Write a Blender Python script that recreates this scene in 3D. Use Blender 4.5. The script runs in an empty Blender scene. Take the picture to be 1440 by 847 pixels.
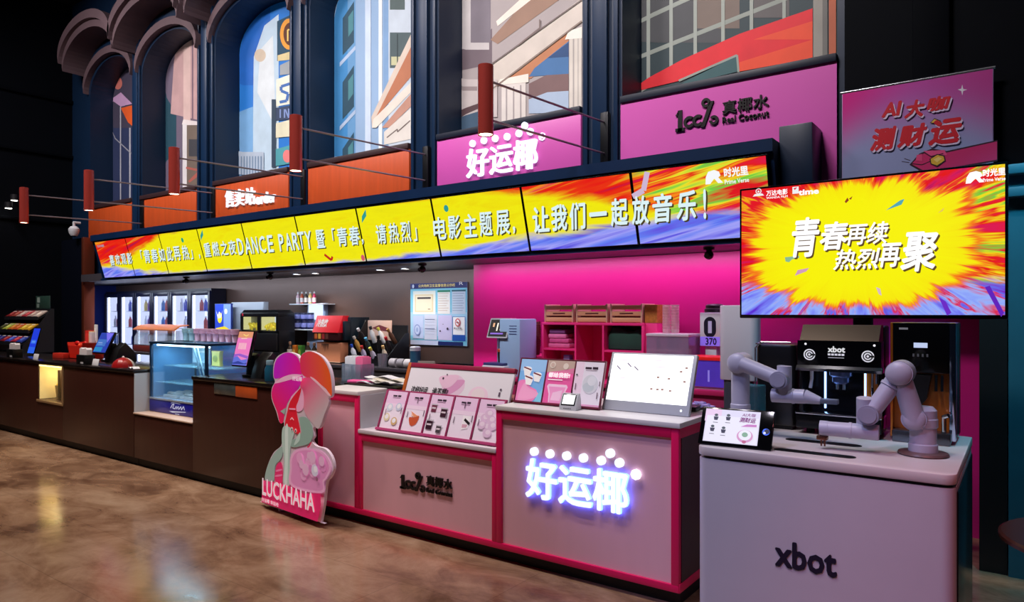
import bpy, bmesh, math, random
from mathutils import Vector, Matrix
from math import radians as R, pi, sin, cos

# ---------------------------------------------------------------- camera, world, lights
SC = bpy.context.scene
COL = SC.collection
F, CX, HY = 985.0, 720.0, 440.0          # focal length and horizon in 1440x847 pixels
TH = math.atan(985.0 / 1350.0)           # camera yaw
CT, ST = cos(TH), sin(TH)
CAM = Vector((0.0, -3.58, 1.6))
cd = bpy.data.cameras.new('camera')
cam = bpy.data.objects.new('camera', cd)
COL.objects.link(cam)
cam.location = CAM
cam.rotation_euler = (pi / 2, 0, TH)
cd.sensor_width = 36.0
cd.lens = F / 1440 * 36
cd.shift_y = (HY - 423.5) / 1440
cd.clip_end = 100
SC.camera = cam
SC.view_settings.view_transform = 'Standard'
SC.view_settings.look = 'None'
SC.view_settings.exposure = 0.0
SC.view_settings.gamma = 1.0
SC.view_settings.use_curve_mapping = False
w = bpy.data.worlds.new('dim_hall')
SC.world = w
w.use_nodes = True
w.node_tree.nodes['Background'].inputs[0].default_value = (0.01, 0.012, 0.02, 1)
w.node_tree.nodes['Background'].inputs[1].default_value = 0.35


def area(name, loc, target, power, sx, sy, col=(1, 1, 1), spread=180):
    l = bpy.data.lights.new(name, 'AREA')
    l.shape = 'RECTANGLE'
    l.size, l.size_y = sx, sy
    l.energy = power
    l.color = col
    l.spread = R(spread)
    o = bpy.data.objects.new(name, l)
    COL.objects.link(o)
    o.location = loc
    o.rotation_euler = (Vector(target) - Vector(loc)).to_track_quat('-Z', 'Y').to_euler()
    return o


def spot(name, loc, target, power, ang=60, blend=.6, col=(1, 1, 1), rad=.05):
    l = bpy.data.lights.new(name, 'SPOT')
    l.energy = power
    l.spot_size = R(ang)
    l.spot_blend = blend
    l.color = col
    l.shadow_soft_size = rad
    o = bpy.data.objects.new(name, l)
    COL.objects.link(o)
    o.location = loc
    o.rotation_euler = (Vector(target) - Vector(loc)).to_track_quat('-Z', 'Y').to_euler()
    return o


# rows of ceiling lamps over the hall floor, washing the facade and the counter
for i, x in enumerate((-11.5, -8.5, -5.5, -2.5)):
    area('hall_ceiling_wash', (x, -1.6, 6.9), (x - .2, 2.0, 3.4), 85, 1.6, .3, (1, .92, .92), 110)
for x, e, c in ((-9.8, 560, (1, .80, .62)), (-7.0, 520, (1, .82, .66)), (-4.4, 430, (1, .84, .76)), (-2.2, 260, (.90, .84, 1))):
    spot('hall_downlight', (x, -2.4, 7.0), (x, -1.2, 0), e, 70, .8, c, .15)
# light strip over the pink back wall, added unseen strip lighting the working counter
area('pink_cove_light', (-3.15, 2.12, 2.10), (-3.15, 2.38, 1.2), 15, 3.3, .06, (1, .5, .95), 170)
area('kitchen_fill_light', (-9.4, 2.06, 2.11), (-9.4, 2.75, .9), 60, 8.6, .1, (.75, .85, 1), 170)
spot('added_kiosk_spot_lilac', (-3.0, -5.2, 6.6), (-.95, -.28, .45), 800, 22, .9, (.46, .50, 1), .15)  # added lilac spot, stands in for unseen lit signs in the hall
spot('added_kiosk_spot_red', (1.4, -3.6, 5.6), (-.15, -.2, .5), 430, 20, 1, (1, .24, .28), .15)  # added red spot, gives the reddish glow on the kiosk's right
spot('added_kiosk_top_spot', (-.2, -2.6, 6.6), (-.6, .2, 1.1), 260, 18, .9, (.9, .84, 1), .12)  # added spot, brightens the kiosk top and its machines
spot('teal_wall_light', (.25, .5, 3.4), (-.03, 1.6, 1.0), 130, 80, .7, (.1, .75, 1), .1)


# ---------------------------------------------------------------- pixel helpers (1440x847 frame)
def ray(px, py):
    u, v = (px - CX) / F, (HY - py) / F
    return Vector((-ST + u * CT, CT + u * ST, v))


def at(px, py, Y):
    d = ray(px, py)
    return CAM + d * ((Y - CAM.y) / d.y)


def atz(px, py, z):
    d = ray(px, py)
    return CAM + d * ((z - CAM.z) / d.z)


def xr(px, Y):
    return at(px, HY, Y).x


def zr(px, py, Y):
    return at(px, py, Y).z


# ---------------------------------------------------------------- materials
def lin(c):
    c = c / 255.0
    return c / 12.92 if c <= .04045 else ((c + .055) / 1.055) ** 2.4


def rgb(c):
    return (lin(c[0]), lin(c[1]), lin(c[2]), 1)


MATS = {}


def matt(m, v=.08):
    m.node_tree.nodes['Principled BSDF'].inputs['Specular IOR Level'].default_value = v
    return m



def mat(c, rough=.5, metal=0.0, emit=0.0, noise=0.0, scale=8.0, coat=0.0, stretch=(1, 1, 1), bump=0.0, name=None):
    key = (tuple(c), rough, metal, emit, noise, scale, coat, stretch, bump)
    if key in MATS:
        return MATS[key]
    m = bpy.data.materials.new(name or 'surface')
    m.use_nodes = True
    nt = m.node_tree
    b = nt.nodes['Principled BSDF']
    b.inputs['Base Color'].default_value = rgb(c)
    b.inputs['Roughness'].default_value = rough
    b.inputs['Metallic'].default_value = metal
    b.inputs['Coat Weight'].default_value = coat
    if emit:
        b.inputs['Emission Color'].default_value = rgb(c)
        b.inputs['Emission Strength'].default_value = emit
        if emit >= .8:
            b.inputs['Base Color'].default_value = (.01, .01, .01, 1)
    if noise or bump:
        tc = nt.nodes.new('ShaderNodeTexCoord')
        mp = nt.nodes.new('ShaderNodeMapping')
        mp.inputs['Scale'].default_value = stretch
        nz = nt.nodes.new('ShaderNodeTexNoise')
        nz.inputs['Scale'].default_value = scale
        nz.inputs['Detail'].default_value = 5
        nt.links.new(tc.outputs['Object'], mp.inputs[0])
        nt.links.new(mp.outputs[0], nz.inputs['Vector'])
        if noise:
            mx = nt.nodes.new('ShaderNodeMix')
            mx.data_type = 'RGBA'
            k = rgb(c)
            mx.inputs[6].default_value = (k[0] * (1 - noise), k[1] * (1 - noise), k[2] * (1 - noise), 1)
            mx.inputs[7].default_value = (min(1, k[0] * (1 + noise)), min(1, k[1] * (1 + noise)), min(1, k[2] * (1 + noise)), 1)
            nt.links.new(nz.outputs[0], mx.inputs[0])
            nt.links.new(mx.outputs[2], b.inputs['Base Color'])
        if bump:
            bp = nt.nodes.new('ShaderNodeBump')
            bp.inputs['Strength'].default_value = bump
            bp.inputs['Distance'].default_value = .01
            nt.links.new(nz.outputs[0], bp.inputs['Height'])
            nt.links.new(bp.outputs[0], b.inputs['Normal'])
    MATS[key] = m
    return m


def glass(c=(200, 225, 235), body=.12, gloss=.10, name='clear_glass'):
    key = ('glass', c, body, gloss)
    if key in MATS:
        return MATS[key]
    m = bpy.data.materials.new(name)
    m.use_nodes = True
    nt = m.node_tree
    nt.nodes.clear()
    out = nt.nodes.new('ShaderNodeOutputMaterial')
    tr = nt.nodes.new('ShaderNodeBsdfTransparent')
    tr.inputs[0].default_value = (.94, .97, .98, 1)
    df = nt.nodes.new('ShaderNodeBsdfDiffuse')
    df.inputs[0].default_value = rgb(c)
    gl = nt.nodes.new('ShaderNodeBsdfGlossy')
    gl.inputs['Roughness'].default_value = .06
    m1 = nt.nodes.new('ShaderNodeMixShader')
    m1.inputs[0].default_value = body
    m2 = nt.nodes.new('ShaderNodeMixShader')
    m2.inputs[0].default_value = gloss
    nt.links.new(tr.outputs[0], m1.inputs[1])
    nt.links.new(df.outputs[0], m1.inputs[2])
    nt.links.new(m1.outputs[0], m2.inputs[1])
    nt.links.new(gl.outputs[0], m2.inputs[2])
    nt.links.new(m2.outputs[0], out.inputs[0])
    MATS[key] = m
    return m


class NT:                                   # terse node building for the screens and the floor
    def __init__(s, name):
        s.m = bpy.data.materials.new(name)
        s.m.use_nodes = True
        s.t = s.m.node_tree
        s.b = s.t.nodes['Principled BSDF']

    def put(s, sock, v):
        if hasattr(v, 'links') or hasattr(v, 'is_output'):
            s.t.links.new(v, sock)
        else:
            sock.default_value = v

    def math(s, op, a, b=0.0, c=0.0, clamp=False):
        n = s.t.nodes.new('ShaderNodeMath')
        n.operation = op
        n.use_clamp = clamp
        for i, v in enumerate((a, b, c)):
            s.put(n.inputs[i], v)
        return n.outputs[0]

    def vec(s, x, y, z):
        n = s.t.nodes.new('ShaderNodeCombineXYZ')
        for i, v in enumerate((x, y, z)):
            s.put(n.inputs[i], v)
        return n.outputs[0]

    def pos(s):
        g = s.t.nodes.new('ShaderNodeNewGeometry')
        x = s.t.nodes.new('ShaderNodeSeparateXYZ')
        s.t.links.new(g.outputs['Position'], x.inputs[0])
        return x.outputs

    def noise(s, vec, scale, detail=4, rough=.55, dist=0):
        n = s.t.nodes.new('ShaderNodeTexNoise')
        s.put(n.inputs['Vector'], vec)
        n.inputs['Scale'].default_value = scale
        n.inputs['Detail'].default_value = detail
        n.inputs['Roughness'].default_value = rough
        n.inputs['Distortion'].default_value = dist
        return n.outputs[0]

    def ramp(s, fac, stops, const=False):
        n = s.t.nodes.new('ShaderNodeValToRGB')
        s.put(n.inputs[0], fac)
        e = n.color_ramp.elements
        if const:
            n.color_ramp.interpolation = 'CONSTANT'
        while len(e) < len(stops):
            e.new(.5)
        for i, (p, c) in enumerate(stops):
            e[i].position = p
            e[i].color = (c, c, c, 1) if not isinstance(c, tuple) else rgb(c)
        return n.outputs[0]

    def step(s, v, a, b):
        n = s.t.nodes.new('ShaderNodeMapRange')
        n.interpolation_type = 'SMOOTHSTEP'
        s.put(n.inputs[0], v)
        s.put(n.inputs[1], a)
        s.put(n.inputs[2], b)
        return n.outputs[0]

    def mix(s, f, a, b):
        n = s.t.nodes.new('ShaderNodeMix')
        n.data_type = 'RGBA'
        s.put(n.inputs[0], f)
        s.put(n.inputs[6], a if not isinstance(a, tuple) else rgb(a))
        s.put(n.inputs[7], b if not isinstance(b, tuple) else rgb(b))
        return n.outputs[2]


# ---------------------------------------------------------------- mesh builder
class MB:
    def __init__(s):
        s.bm = bmesh.new()
        s.mi = 0

    def _add(s, b, M=None):
        if M is not None:
            bmesh.ops.transform(b, matrix=M, verts=b.verts)
        for f in b.faces:
            f.material_index = s.mi
        me = bpy.data.meshes.new('tmp')
        b.to_mesh(me)
        b.free()
        s.bm.from_mesh(me)
        bpy.data.meshes.remove(me)
        return s

    def box(s, x0, y0, z0, x1, y1, z1, bev=0.0, M=None, seg=2):
        b = bmesh.new()
        bmesh.ops.create_cube(b, size=1)
        for v in b.verts:
            v.co = Vector(((x0 + x1) / 2 + v.co.x * (x1 - x0), (y0 + y1) / 2 + v.co.y * (y1 - y0), (z0 + z1) / 2 + v.co.z * (z1 - z0)))
        if bev:
            bmesh.ops.bevel(b, geom=b.edges[:], offset=bev, segments=seg, profile=.5, affect='EDGES')
        return s._add(b, M)

    def cyl(s, p0, p1, r0, r1=None, seg=20, caps=True):
        p0, p1 = Vector(p0), Vector(p1)
        r1 = r0 if r1 is None else r1
        b = bmesh.new()
        bmesh.ops.create_cone(b, cap_ends=caps, segments=seg, radius1=r0, radius2=r1, depth=(p1 - p0).length)
        q = (p1 - p0).to_track_quat('Z', 'Y').to_matrix().to_4x4()
        return s._add(b, Matrix.Translation((p0 + p1) / 2) @ q)

    def sph(s, c, r, sc=(1, 1, 1), seg=20):
        b = bmesh.new()
        bmesh.ops.create_uvsphere(b, u_segments=seg, v_segments=max(8, seg // 2), radius=r)
        return s._add(b, Matrix.Translation(c) @ Matrix.Diagonal((*sc, 1)))

    def lathe(s, prof, c=(0, 0, 0), seg=24, M=None):
        b = bmesh.new()
        rings = []
        for r, z in prof:
            if r < 1e-5:
                rings.append([b.verts.new((0, 0, z))])
            else:
                rings.append([b.verts.new((r * cos(2 * pi * k / seg), r * sin(2 * pi * k / seg), z)) for k in range(seg)])
        for a, d in zip(rings, rings[1:]):
            for k in range(seg):
                k2 = (k + 1) % seg
                if len(a) == 1 and len(d) > 1:
                    b.faces.new((a[0], d[k2], d[k]))
                elif len(d) == 1 and len(a) > 1:
                    b.faces.new((a[k], a[k2], d[0]))
                elif len(a) > 1:
                    b.faces.new((a[k], a[k2], d[k2], d[k]))
        bmesh.ops.recalc_face_normals(b, faces=b.faces)
        T = Matrix.Translation(c)
        return s._add(b, T if M is None else M @ T)

    def prism(s, poly, a0, a1, plane='xz', M=None, bev=0.0):
        b = bmesh.new()

        def P(p, q):
            return {'xz': (p[0], q, p[1]), 'yz': (q, p[0], p[1]), 'xy': (p[0], p[1], q)}[plane]
        v0 = [b.verts.new(P(p, a0)) for p in poly]
        v1 = [b.verts.new(P(p, a1)) for p in poly]
        n = len(poly)
        f0 = b.faces.new(v0)
        f1 = b.faces.new(v1[::-1])
        for k in range(n):
            b.faces.new((v0[k], v0[(k + 1) % n], v1[(k + 1) % n], v1[k]))
        bmesh.ops.recalc_face_normals(b, faces=b.faces)
        if bev:
            es = [e for e in b.edges if len(e.link_faces) == 2 and (f0 in e.link_faces or f1 in e.link_faces)]
            bmesh.ops.bevel(b, geom=es, offset=bev, segments=2, profile=.5, affect='EDGES')
        if n > 4:
            bmesh.ops.triangulate(b, faces=[f for f in b.faces if len(f.verts) > 4])
        return s._add(b, M)

    def tube(s, pts, r, seg=10):
        for a, d in zip(pts, pts[1:]):
            s.cyl(a, d, r, seg=seg)
        for p in pts[1:-1]:
            s.sph(p, r, seg=seg)
        return s

    def build(s, name, mats, parent=None, kind=None, angle=35):
        me = bpy.data.meshes.new(name)
        s.bm.to_mesh(me)
        s.bm.free()
        for m in (mats if isinstance(mats, (list, tuple)) else [mats]):
            me.materials.append(m)
        for p in me.polygons:
            p.use_smooth = True
        me.set_sharp_from_angle(angle=R(angle))
        o = bpy.data.objects.new(name, me)
        COL.objects.link(o)
        o.parent = parent
        if kind:
            o['kind'] = kind
        return o


def thing(name, label, cat, loc=(0, 0, 0), rz=0.0, rx=0.0, group=None):
    o = bpy.data.objects.new(name, None)
    COL.objects.link(o)
    o.empty_display_size = .05
    o.location = loc
    o.rotation_euler = (rx, 0, rz)
    o['label'] = label
    o['category'] = cat
    if group:
        o['group'] = group
    return o


def tag(o, label, cat, group=None):
    o['label'] = label
    o['category'] = cat
    if group:
        o['group'] = group
    return o


def dup(root, loc, rz=None, label=None, group=None):
    r = root.copy()
    COL.objects.link(r)
    r.location = loc
    if rz is not None:
        r.rotation_euler = (root.rotation_euler[0], 0, rz)
    if label:
        r['label'] = label
    if group:
        r['group'] = group
    for ch in list(root.children):
        c = ch.copy()
        COL.objects.link(c)
        c.parent = r
        for g in list(ch.children):
            d = g.copy()
            COL.objects.link(d)
            d.parent = c
    return r


# ---------------------------------------------------------------- flat artwork and lettering (x right, z up, facing -y)
def RC(x0, z0, x1, z1):
    return [(x0, z0), (x1, z0), (x1, z1), (x0, z1)]


def EL(cx, cz, rx, rz=None, n=24, a0=0, a1=2 * pi):
    rz = rx if rz is None else rz
    full = abs(a1 - a0 - 2 * pi) < 1e-6
    k = n if full else n + 1
    return [(cx + rx * cos(a0 + (a1 - a0) * i / n), cz + rz * sin(a0 + (a1 - a0) * i / n)) for i in range(k)]


def LN(pts, wd):
    out = []
    for (x0, z0), (x1, z1) in zip(pts, pts[1:]):
        L = math.hypot(x1 - x0, z1 - z0) or 1
        nx, nz = -(z1 - z0) / L * wd / 2, (x1 - x0) / L * wd / 2
        out.append([(x0 + nx, z0 + nz), (x1 + nx, z1 + nz), (x1 - nx, z1 - nz), (x0 - nx, z0 - nz)])
    return out


def SM(pts, n=5):
    """closed Catmull-Rom curve through the points"""
    out, N = [], len(pts)
    for i in range(N):
        p0, p1, p2, p3 = pts[i - 1], pts[i], pts[(i + 1) % N], pts[(i + 2) % N]
        for k in range(n):
            t = k / n
            out.append(tuple(.5 * (2 * p1[j] + (p2[j] - p0[j]) * t + (2 * p0[j] - 5 * p1[j] + 4 * p2[j] - p3[j]) * t * t + (3 * p1[j] - p0[j] - 3 * p2[j] + p3[j]) * t ** 3) for j in (0, 1)))
    return out


def grad(c0, c1, p0, p1, emit=.2):
    """printed colour blend between two points of a flat artwork"""
    s = NT('printed_blend')
    tc = s.t.nodes.new('ShaderNodeTexCoord')
    sp = s.t.nodes.new('ShaderNodeSeparateXYZ')
    s.t.links.new(tc.outputs['Object'], sp.inputs[0])
    dx, dz = p1[0] - p0[0], p1[1] - p0[1]
    L2 = dx * dx + dz * dz
    f = s.math('ADD', s.math('MULTIPLY', s.math('SUBTRACT', sp.outputs[0], p0[0]), dx / L2), s.math('MULTIPLY', s.math('SUBTRACT', sp.outputs[2], p0[1]), dz / L2), clamp=True)
    c = s.mix(f, c0, c1)
    s.t.links.new(c, s.b.inputs['Base Color'])
    s.t.links.new(c, s.b.inputs['Emission Color'])
    s.b.inputs['Emission Strength'].default_value = emit
    return s.m


def art(name, parent, items, y=0.0, emit=0.0, rough=.45, step=.0006, noise=0.0, nscale=6.0):
    bm = bmesh.new()
    ms, idx = [], {}
    for i, (c, pts) in enumerate(items):
        polys = pts if isinstance(pts[0], list) else [pts]
        m = c if isinstance(c, bpy.types.Material) else mat(c, rough, emit=emit, noise=noise, scale=nscale)
        if m.name not in idx:
            idx[m.name] = len(ms)
            ms.append(m)
        for p in polys:
            vs = [bm.verts.new((a, y - i * step, b)) for a, b in p]
            try:
                f = bm.faces.new(vs)
            except ValueError:
                continue
            f.material_index = idx[m.name]
            f.normal_update()
            if f.normal.y > 0:
                f.normal_flip()
    bmesh.ops.triangulate(bm, faces=[f for f in bm.faces if len(f.verts) > 4])
    me = bpy.data.meshes.new(name)
    bm.to_mesh(me)
    bm.free()
    for m in ms:
        me.materials.append(m)
    o = bpy.data.objects.new(name, me)
    COL.objects.link(o)
    o.parent = parent
    return o


def text_mesh(body, bold=0.0, extrude=0.0, shear=0.0):
    m0 = text_outline(body, shear)
    if not bold:
        return m0
    bm = bmesh.new()
    for k in range(9):
        c = m0.copy()
        if k:
            dx, dy = bold * cos(k * pi / 4), bold * sin(k * pi / 4)
            for v in c.vertices:
                v.co.x += dx
                v.co.y += dy
                v.co.z = k * 1e-4
        bm.from_mesh(c)
        bpy.data.meshes.remove(c)
    bm.to_mesh(m0)
    bm.free()
    return m0


def text_outline(body, shear=0.0):
    cu = bpy.data.curves.new('lettering', 'FONT')
    cu.body = body
    cu.size = 1
    cu.shear = shear
    cu.resolution_u = 2
    o = bpy.data.objects.new('lettering', cu)
    COL.objects.link(o)
    bpy.context.view_layer.update()
    me = bpy.data.meshes.new_from_object(o.evaluated_get(bpy.context.evaluated_depsgraph_get()))
    bpy.data.objects.remove(o)
    bpy.data.curves.remove(cu)
    return me


def letters(parent, body, m, x0, x1, z0, z1, y=0.0, bold=.02, extrude=0.0, shear=0.0, rise=0.0, name='lettering', M=None):
    """lettering fitted to the box x0..x1, z0..z1 on the parent's front plane; rise lifts the right end"""
    me = text_mesh(body, bold * .85, 0.0, shear)
    if extrude:
        bm = bmesh.new()
        bm.from_mesh(me)
        g = bmesh.ops.extrude_face_region(bm, geom=bm.faces[:])
        vs = [v for v in g['geom'] if isinstance(v, bmesh.types.BMVert)]
        bmesh.ops.translate(bm, vec=(0, 0, 1), verts=vs)
        bmesh.ops.recalc_face_normals(bm, faces=bm.faces)
        bm.to_mesh(me)
        bm.free()
    xs = [v.co.x for v in me.vertices] or [0, 1]
    ys = [v.co.y for v in me.vertices] or [0, 1]
    ax, bx, ay, by = min(xs), max(xs), min(ys), max(ys)
    for v in me.vertices:
        fx = (v.co.x - ax) / max(1e-6, bx - ax)
        fy = (v.co.y - ay) / max(1e-6, by - ay)
        v.co = Vector((x0 + fx * (x1 - x0), y - (extrude if v.co.z > .5 else 0) - (v.co.z - (1 if v.co.z > .5 else 0)), z0 + fy * (z1 - z0) + rise * fx))
        if M is not None:
            v.co = M @ v.co
    me.materials.clear()
    me.materials.append(m)
    me.name = name
    o = bpy.data.objects.new(name, me)
    COL.objects.link(o)
    o.parent = parent
    return o


BLACK = mat((12, 12, 14), .35)
GLOSSBLACK = mat((8, 8, 10), .12)
DARK = mat((22, 22, 28), .55)
WHITE = mat((225, 225, 230), .4)
STEEL = mat((175, 178, 185), .25, .9)
CHROME = mat((210, 212, 218), .12, 1.0)
NAVY = mat((8, 34, 62), .45, noise=.18, scale=1.5)
PINKF = mat((226, 10, 88), .4)

# ================================================================ THE SETTING
FY = 2.02                                   # facade front plane
# floor: polished brown marble slabs
n = NT('polished_marble')
p = n.pos()
v3 = n.vec(p[0], p[1], 0.0)
n1 = n.noise(v3, .7, 8, .62, .8)
n2 = n.noise(n.vec(n.math('MULTIPLY', p[0], .55), p[1], 0.0), 3.4, 9, .70, .7)
f = n.math('MULTIPLY_ADD', n2, .45, n.math('MULTIPLY', n1, .62))
colr = n.ramp(f, [(.34, (66, 45, 36)), (.44, (116, 84, 65)), (.53, (156, 120, 94)), (.64, (186, 152, 124)), (.80, (206, 178, 152))])
br = n.t.nodes.new('ShaderNodeTexBrick')
n.t.links.new(v3, br.inputs['Vector'])
br.inputs['Scale'].default_value = 1.0
br.inputs['Brick Width'].default_value = 1.2
br.inputs['Row Height'].default_value = .6
br.inputs['Mortar Size'].default_value = .003
br.inputs['Color1'].default_value = (.75, .75, .75, 1)
br.inputs['Color2'].default_value = (1.0, 1.0, 1.0, 1)
br.inputs['Mortar'].default_value = (.5, .5, .5, 1)
mu = n.t.nodes.new('ShaderNodeMix')
mu.data_type = 'RGBA'
mu.blend_type = 'MULTIPLY'
mu.inputs[0].default_value = .55
n.t.links.new(colr, mu.inputs[6])
n.t.links.new(br.outputs[0], mu.inputs[7])
n.t.links.new(mu.outputs[2], n.b.inputs['Base Color'])
n.t.links.new(n.ramp(n2, [(.3, .11), (.7, .21)]), n.b.inputs['Roughness'])
n.b.inputs['Specular IOR Level'].default_value = .8
MARBLE = n.m
MB().box(-16, -7.5, -.1, 4, 3.2, 0).build('floor', MARBLE, kind='structure')
MB().box(-16, -7.5, 7.2, 4, 3.2, 7.3).build('ceiling', mat((10, 11, 14), .8, noise=.3), kind='structure')

# left end wall of the hall, with its horizontal mouldings
m_ = MB().box(-14.2, -7.5, 0, -14.02, FY, 7.2)
for z in (3.2, 4.4, 5.4):
    m_.box(-14.02, -7.4, z, -13.97, FY, z + .06, .01)
m_.build('wall_left', matt(mat((4, 7, 14), .7, noise=.2, scale=2)), kind='structure')
# upper facade: piers, arched openings, spandrels
BL = [-2.875, -5.055, -7.22, -9.345, -11.456, -13.30]
BR = [-1.107, -3.283, -5.47, -7.62, -9.80, -11.75]
fa = MB()
edges = [(-1.107, -1.06)] + [(BR[i + 1], BL[i]) for i in range(5)] + [(-14.02, BL[5])]
for x0, x1 in edges:
    fa.box(x0, FY, 2.26, x1, 2.46, 7.2)
SP, RS = 5.42, .52                          # arch springing and rise


def arch_z(t, sp=SP, rs=RS):                # t in -1..1
    return sp + rs * math.sqrt(max(0, 1 - t * t))


for i in range(6):
    x0, x1 = BL[i], BR[i]
    cx, hw = (x0 + x1) / 2, (x1 - x0) / 2
    N = 24
    pts = [(cx - hw * cos(pi * k / N), SP + RS * sin(pi * k / N)) for k in range(N + 1)]
    for a, b in zip(pts, pts[1:]):
        fa.prism([a, b, (b[0], 7.2), (a[0], 7.2)], FY, 2.46)
    fa.box(x0, 2.06, 2.26, x1, 2.46, 3.405)   # wall below each opening
fa.box(-14.02, 2.46, 2.26, .9, 2.55, 7.2)
MB().box(-1.06, FY, 2.26, .9, 2.459, 7.2).box(-.62, 1.97, 2.9, -.40, FY, 7.2, .01).build('wall_end', matt(mat((5, 8, 15), .7, noise=.2)), kind='structure')
fa.build('wall_facade', NAVY, kind='structure')
# pier mouldings
tr = MB()
for x0, x1 in edges[1:6]:
    c = (x0 + x1) / 2
    wd = x1 - x0
    for dx in (-wd / 2 + .05, wd / 2 - .05):
        tr.box(c + dx - .022, 1.985, 2.86, c + dx + .022, FY, 7.15, .008)
    tr.box(c - .075, 1.97, 2.86, c + .075, FY, 7.15, .01)
tr.build('trim_1', mat((10, 40, 72), .4, noise=.15), kind='structure')
# projecting arched hoods above the openings, and the rib round each opening
hd = MB()
for i in range(1, 6):
    x0, x1 = BL[i] - .16, BR[i] + .16
    cx, hw = (x0 + x1) / 2, (x1 - x0) / 2
    N = 28
    for k in range(N):
        a, b = pi * k / N, pi * (k + 1) / N
        for (zi, zo, y0, y1, s) in ((5.78, 5.96, 1.62, FY, 1.0), (5.90, 6.04, 1.56, 1.70, 1.02), (5.46, 5.58, 1.93, FY, .93)):
            q = lambda t, zz, kk: (cx - hw * s * kk * cos(t), zz + .52 * sin(t))
            hd.prism([q(a, zi, .96), q(b, zi, .96), q(b, zo, 1.0), q(a, zo, 1.0)], y0, y1)
hd.build('trim_2', mat((92, 72, 78), .6, noise=.25, scale=3), kind='structure')

# back of house
MB().box(-15.7, 3.02, 0, -4.5, 3.12, 2.26).build('wall_back', mat((104, 82, 76), .36, .35, noise=.3, scale=1.2), kind='structure')
MB().box(-4.86, 2.37, 0, -.22, 3.0, 2.125).build('wall_pink', mat((198, 28, 126), .38, noise=.08, scale=1.5), kind='structure')
MB().box(-14.65, 1.99, 0, -14.55, 3.02, 2.26).build('wall_side', mat((16, 44, 140), .5), kind='structure')
MB().box(-13.03, 1.76, 2.13, .9, 2.0, 2.25).box(-15.7, 2.0, 2.13, .9, 3.02, 2.25).build('ceiling_soffit', mat((70, 66, 72), .5, noise=.1), kind='structure')
MB().box(-14.02, 1.84, 0, -13.12, 1.98, 2.9).build('wall_dark', matt(mat((8, 12, 24), .6)), kind='structure')
MB().box(-13.12, 1.80, 0, -13.03, 1.98, 2.9, .01).build('trim_3', mat((120, 56, 36), .35, .6), kind='structure')
# right end: dark jamb and the teal-lit side wall with its ledge
MB().box(-.22, 1.64, 0, -.078, 2.3, 2.13).build('trim_4', mat((8, 9, 14), .5), kind='structure')
m_ = MB().box(-.072, 1.62, 0, .9, 2.0, 2.29)
m_.box(-.12, 1.54, 2.29, .9, 2.0, 2.35, .01).box(-.10, 1.57, 2.35, .9, 2.0, 2.42)
m_.box(-.17, 1.5, 2.42, .9, 2.0, 2.48, .01)
m_.build('wall_right', mat((30, 95, 115), .55, noise=.12), kind='structure')

# ================================================================ FASCIA PANELS AND SIGNS
ORANGE = mat((196, 76, 26), .5, noise=.22, scale=3, stretch=(6, 1, .5))
COPING = mat((52, 30, 34), .5)
where = ['', '', 'third bay, right of the order sign panel', 'bay', 'bay', 'bay']
lab = {2: 'plain orange fascia panel nearest the pink signs, under the pale blue mural',
       3: 'orange fascia panel with white order lettering, under the sky mural',
       4: 'plain orange fascia panel just left of the order panel, under a pale mural',
       5: 'leftmost orange fascia panel, under the narrowest mural'}
for i in (2, 3, 4, 5):
    t = thing('fascia_panel', lab[i], 'panel', (BL[i], FY, 2.86), group='orange fascia panels')
    wd = BR[i] - BL[i]
    MB().box(0, -.03, 0, wd, .038, .55, .004).build('board', ORANGE, t)
    MB().box(0, -.05, .55, wd, .30, .615, .006).build('coping', COPING, t)
    if i == 3:
        for a, b, body in ((315, 326, '售'), (328, 341, '卖'), (343, 356, '站'), (358, 385, 'order')):
            x0, x1 = xr(a, 1.95) - BL[i], xr(b, 1.95) - BL[i]
            z0 = zr((a + b) / 2, 291 - (a - 315) * .12, 1.95) - 2.86
            h = .23 if body != 'order' else .15
            letters(t, body, mat((240, 244, 255), .5, emit=1.2), x0, x1, z0, z0 + h, -.031, .006, .03)

SIGNPINK = mat((214, 88, 182), .42, noise=.05, scale=2)
LETW = mat((235, 240, 255), .5, emit=1.5)
LETSIDE = mat((150, 160, 190), .5)


def dots_logo(t, pts, r, Y, ox, oz, y, em):
    for px, py in pts:
        q = at(px, py, Y)
        MB().cyl((q.x - ox, y, q.z - oz), (q.x - ox, y - .025, q.z - oz), r, seg=20).build('logo_dot', em, t)


t = thing('brand_sign', 'pink fascia sign with white glowing coconut drink lettering under dots', 'sign', (BL[1], FY, 2.84))
wd = BR[1] - BL[1]
MB().box(0, -.03, 0, wd, .038, .60, .004).build('board', SIGNPINK, t)
MB().box(0, -.05, .60, wd, .30, .66, .006).build('coping', mat((10, 22, 44), .5), t)
Y = 1.98
letters(t, '好运椰', LETW, xr(657, Y) - BL[1], xr(756, Y) - BL[1], 2.985 - 2.84, 3.28 - 2.84, -.031, .014, .03)
dots_logo(t, [(664.8, 202), (680.8, 197.7), (696.7, 194.9), (713.4, 192.4), (730, 187.8), (738.2, 177), (746, 185.3)], .035, Y, BL[1], 2.84, -.031, LETW)
q = at(762, 192, Y)
letters(t, '®', LETW, q.x - BL[1] - .04, q.x - BL[1] + .04, q.z - 2.84 - .04, q.z - 2.84 + .04, -.031, .01, .01)


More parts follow.
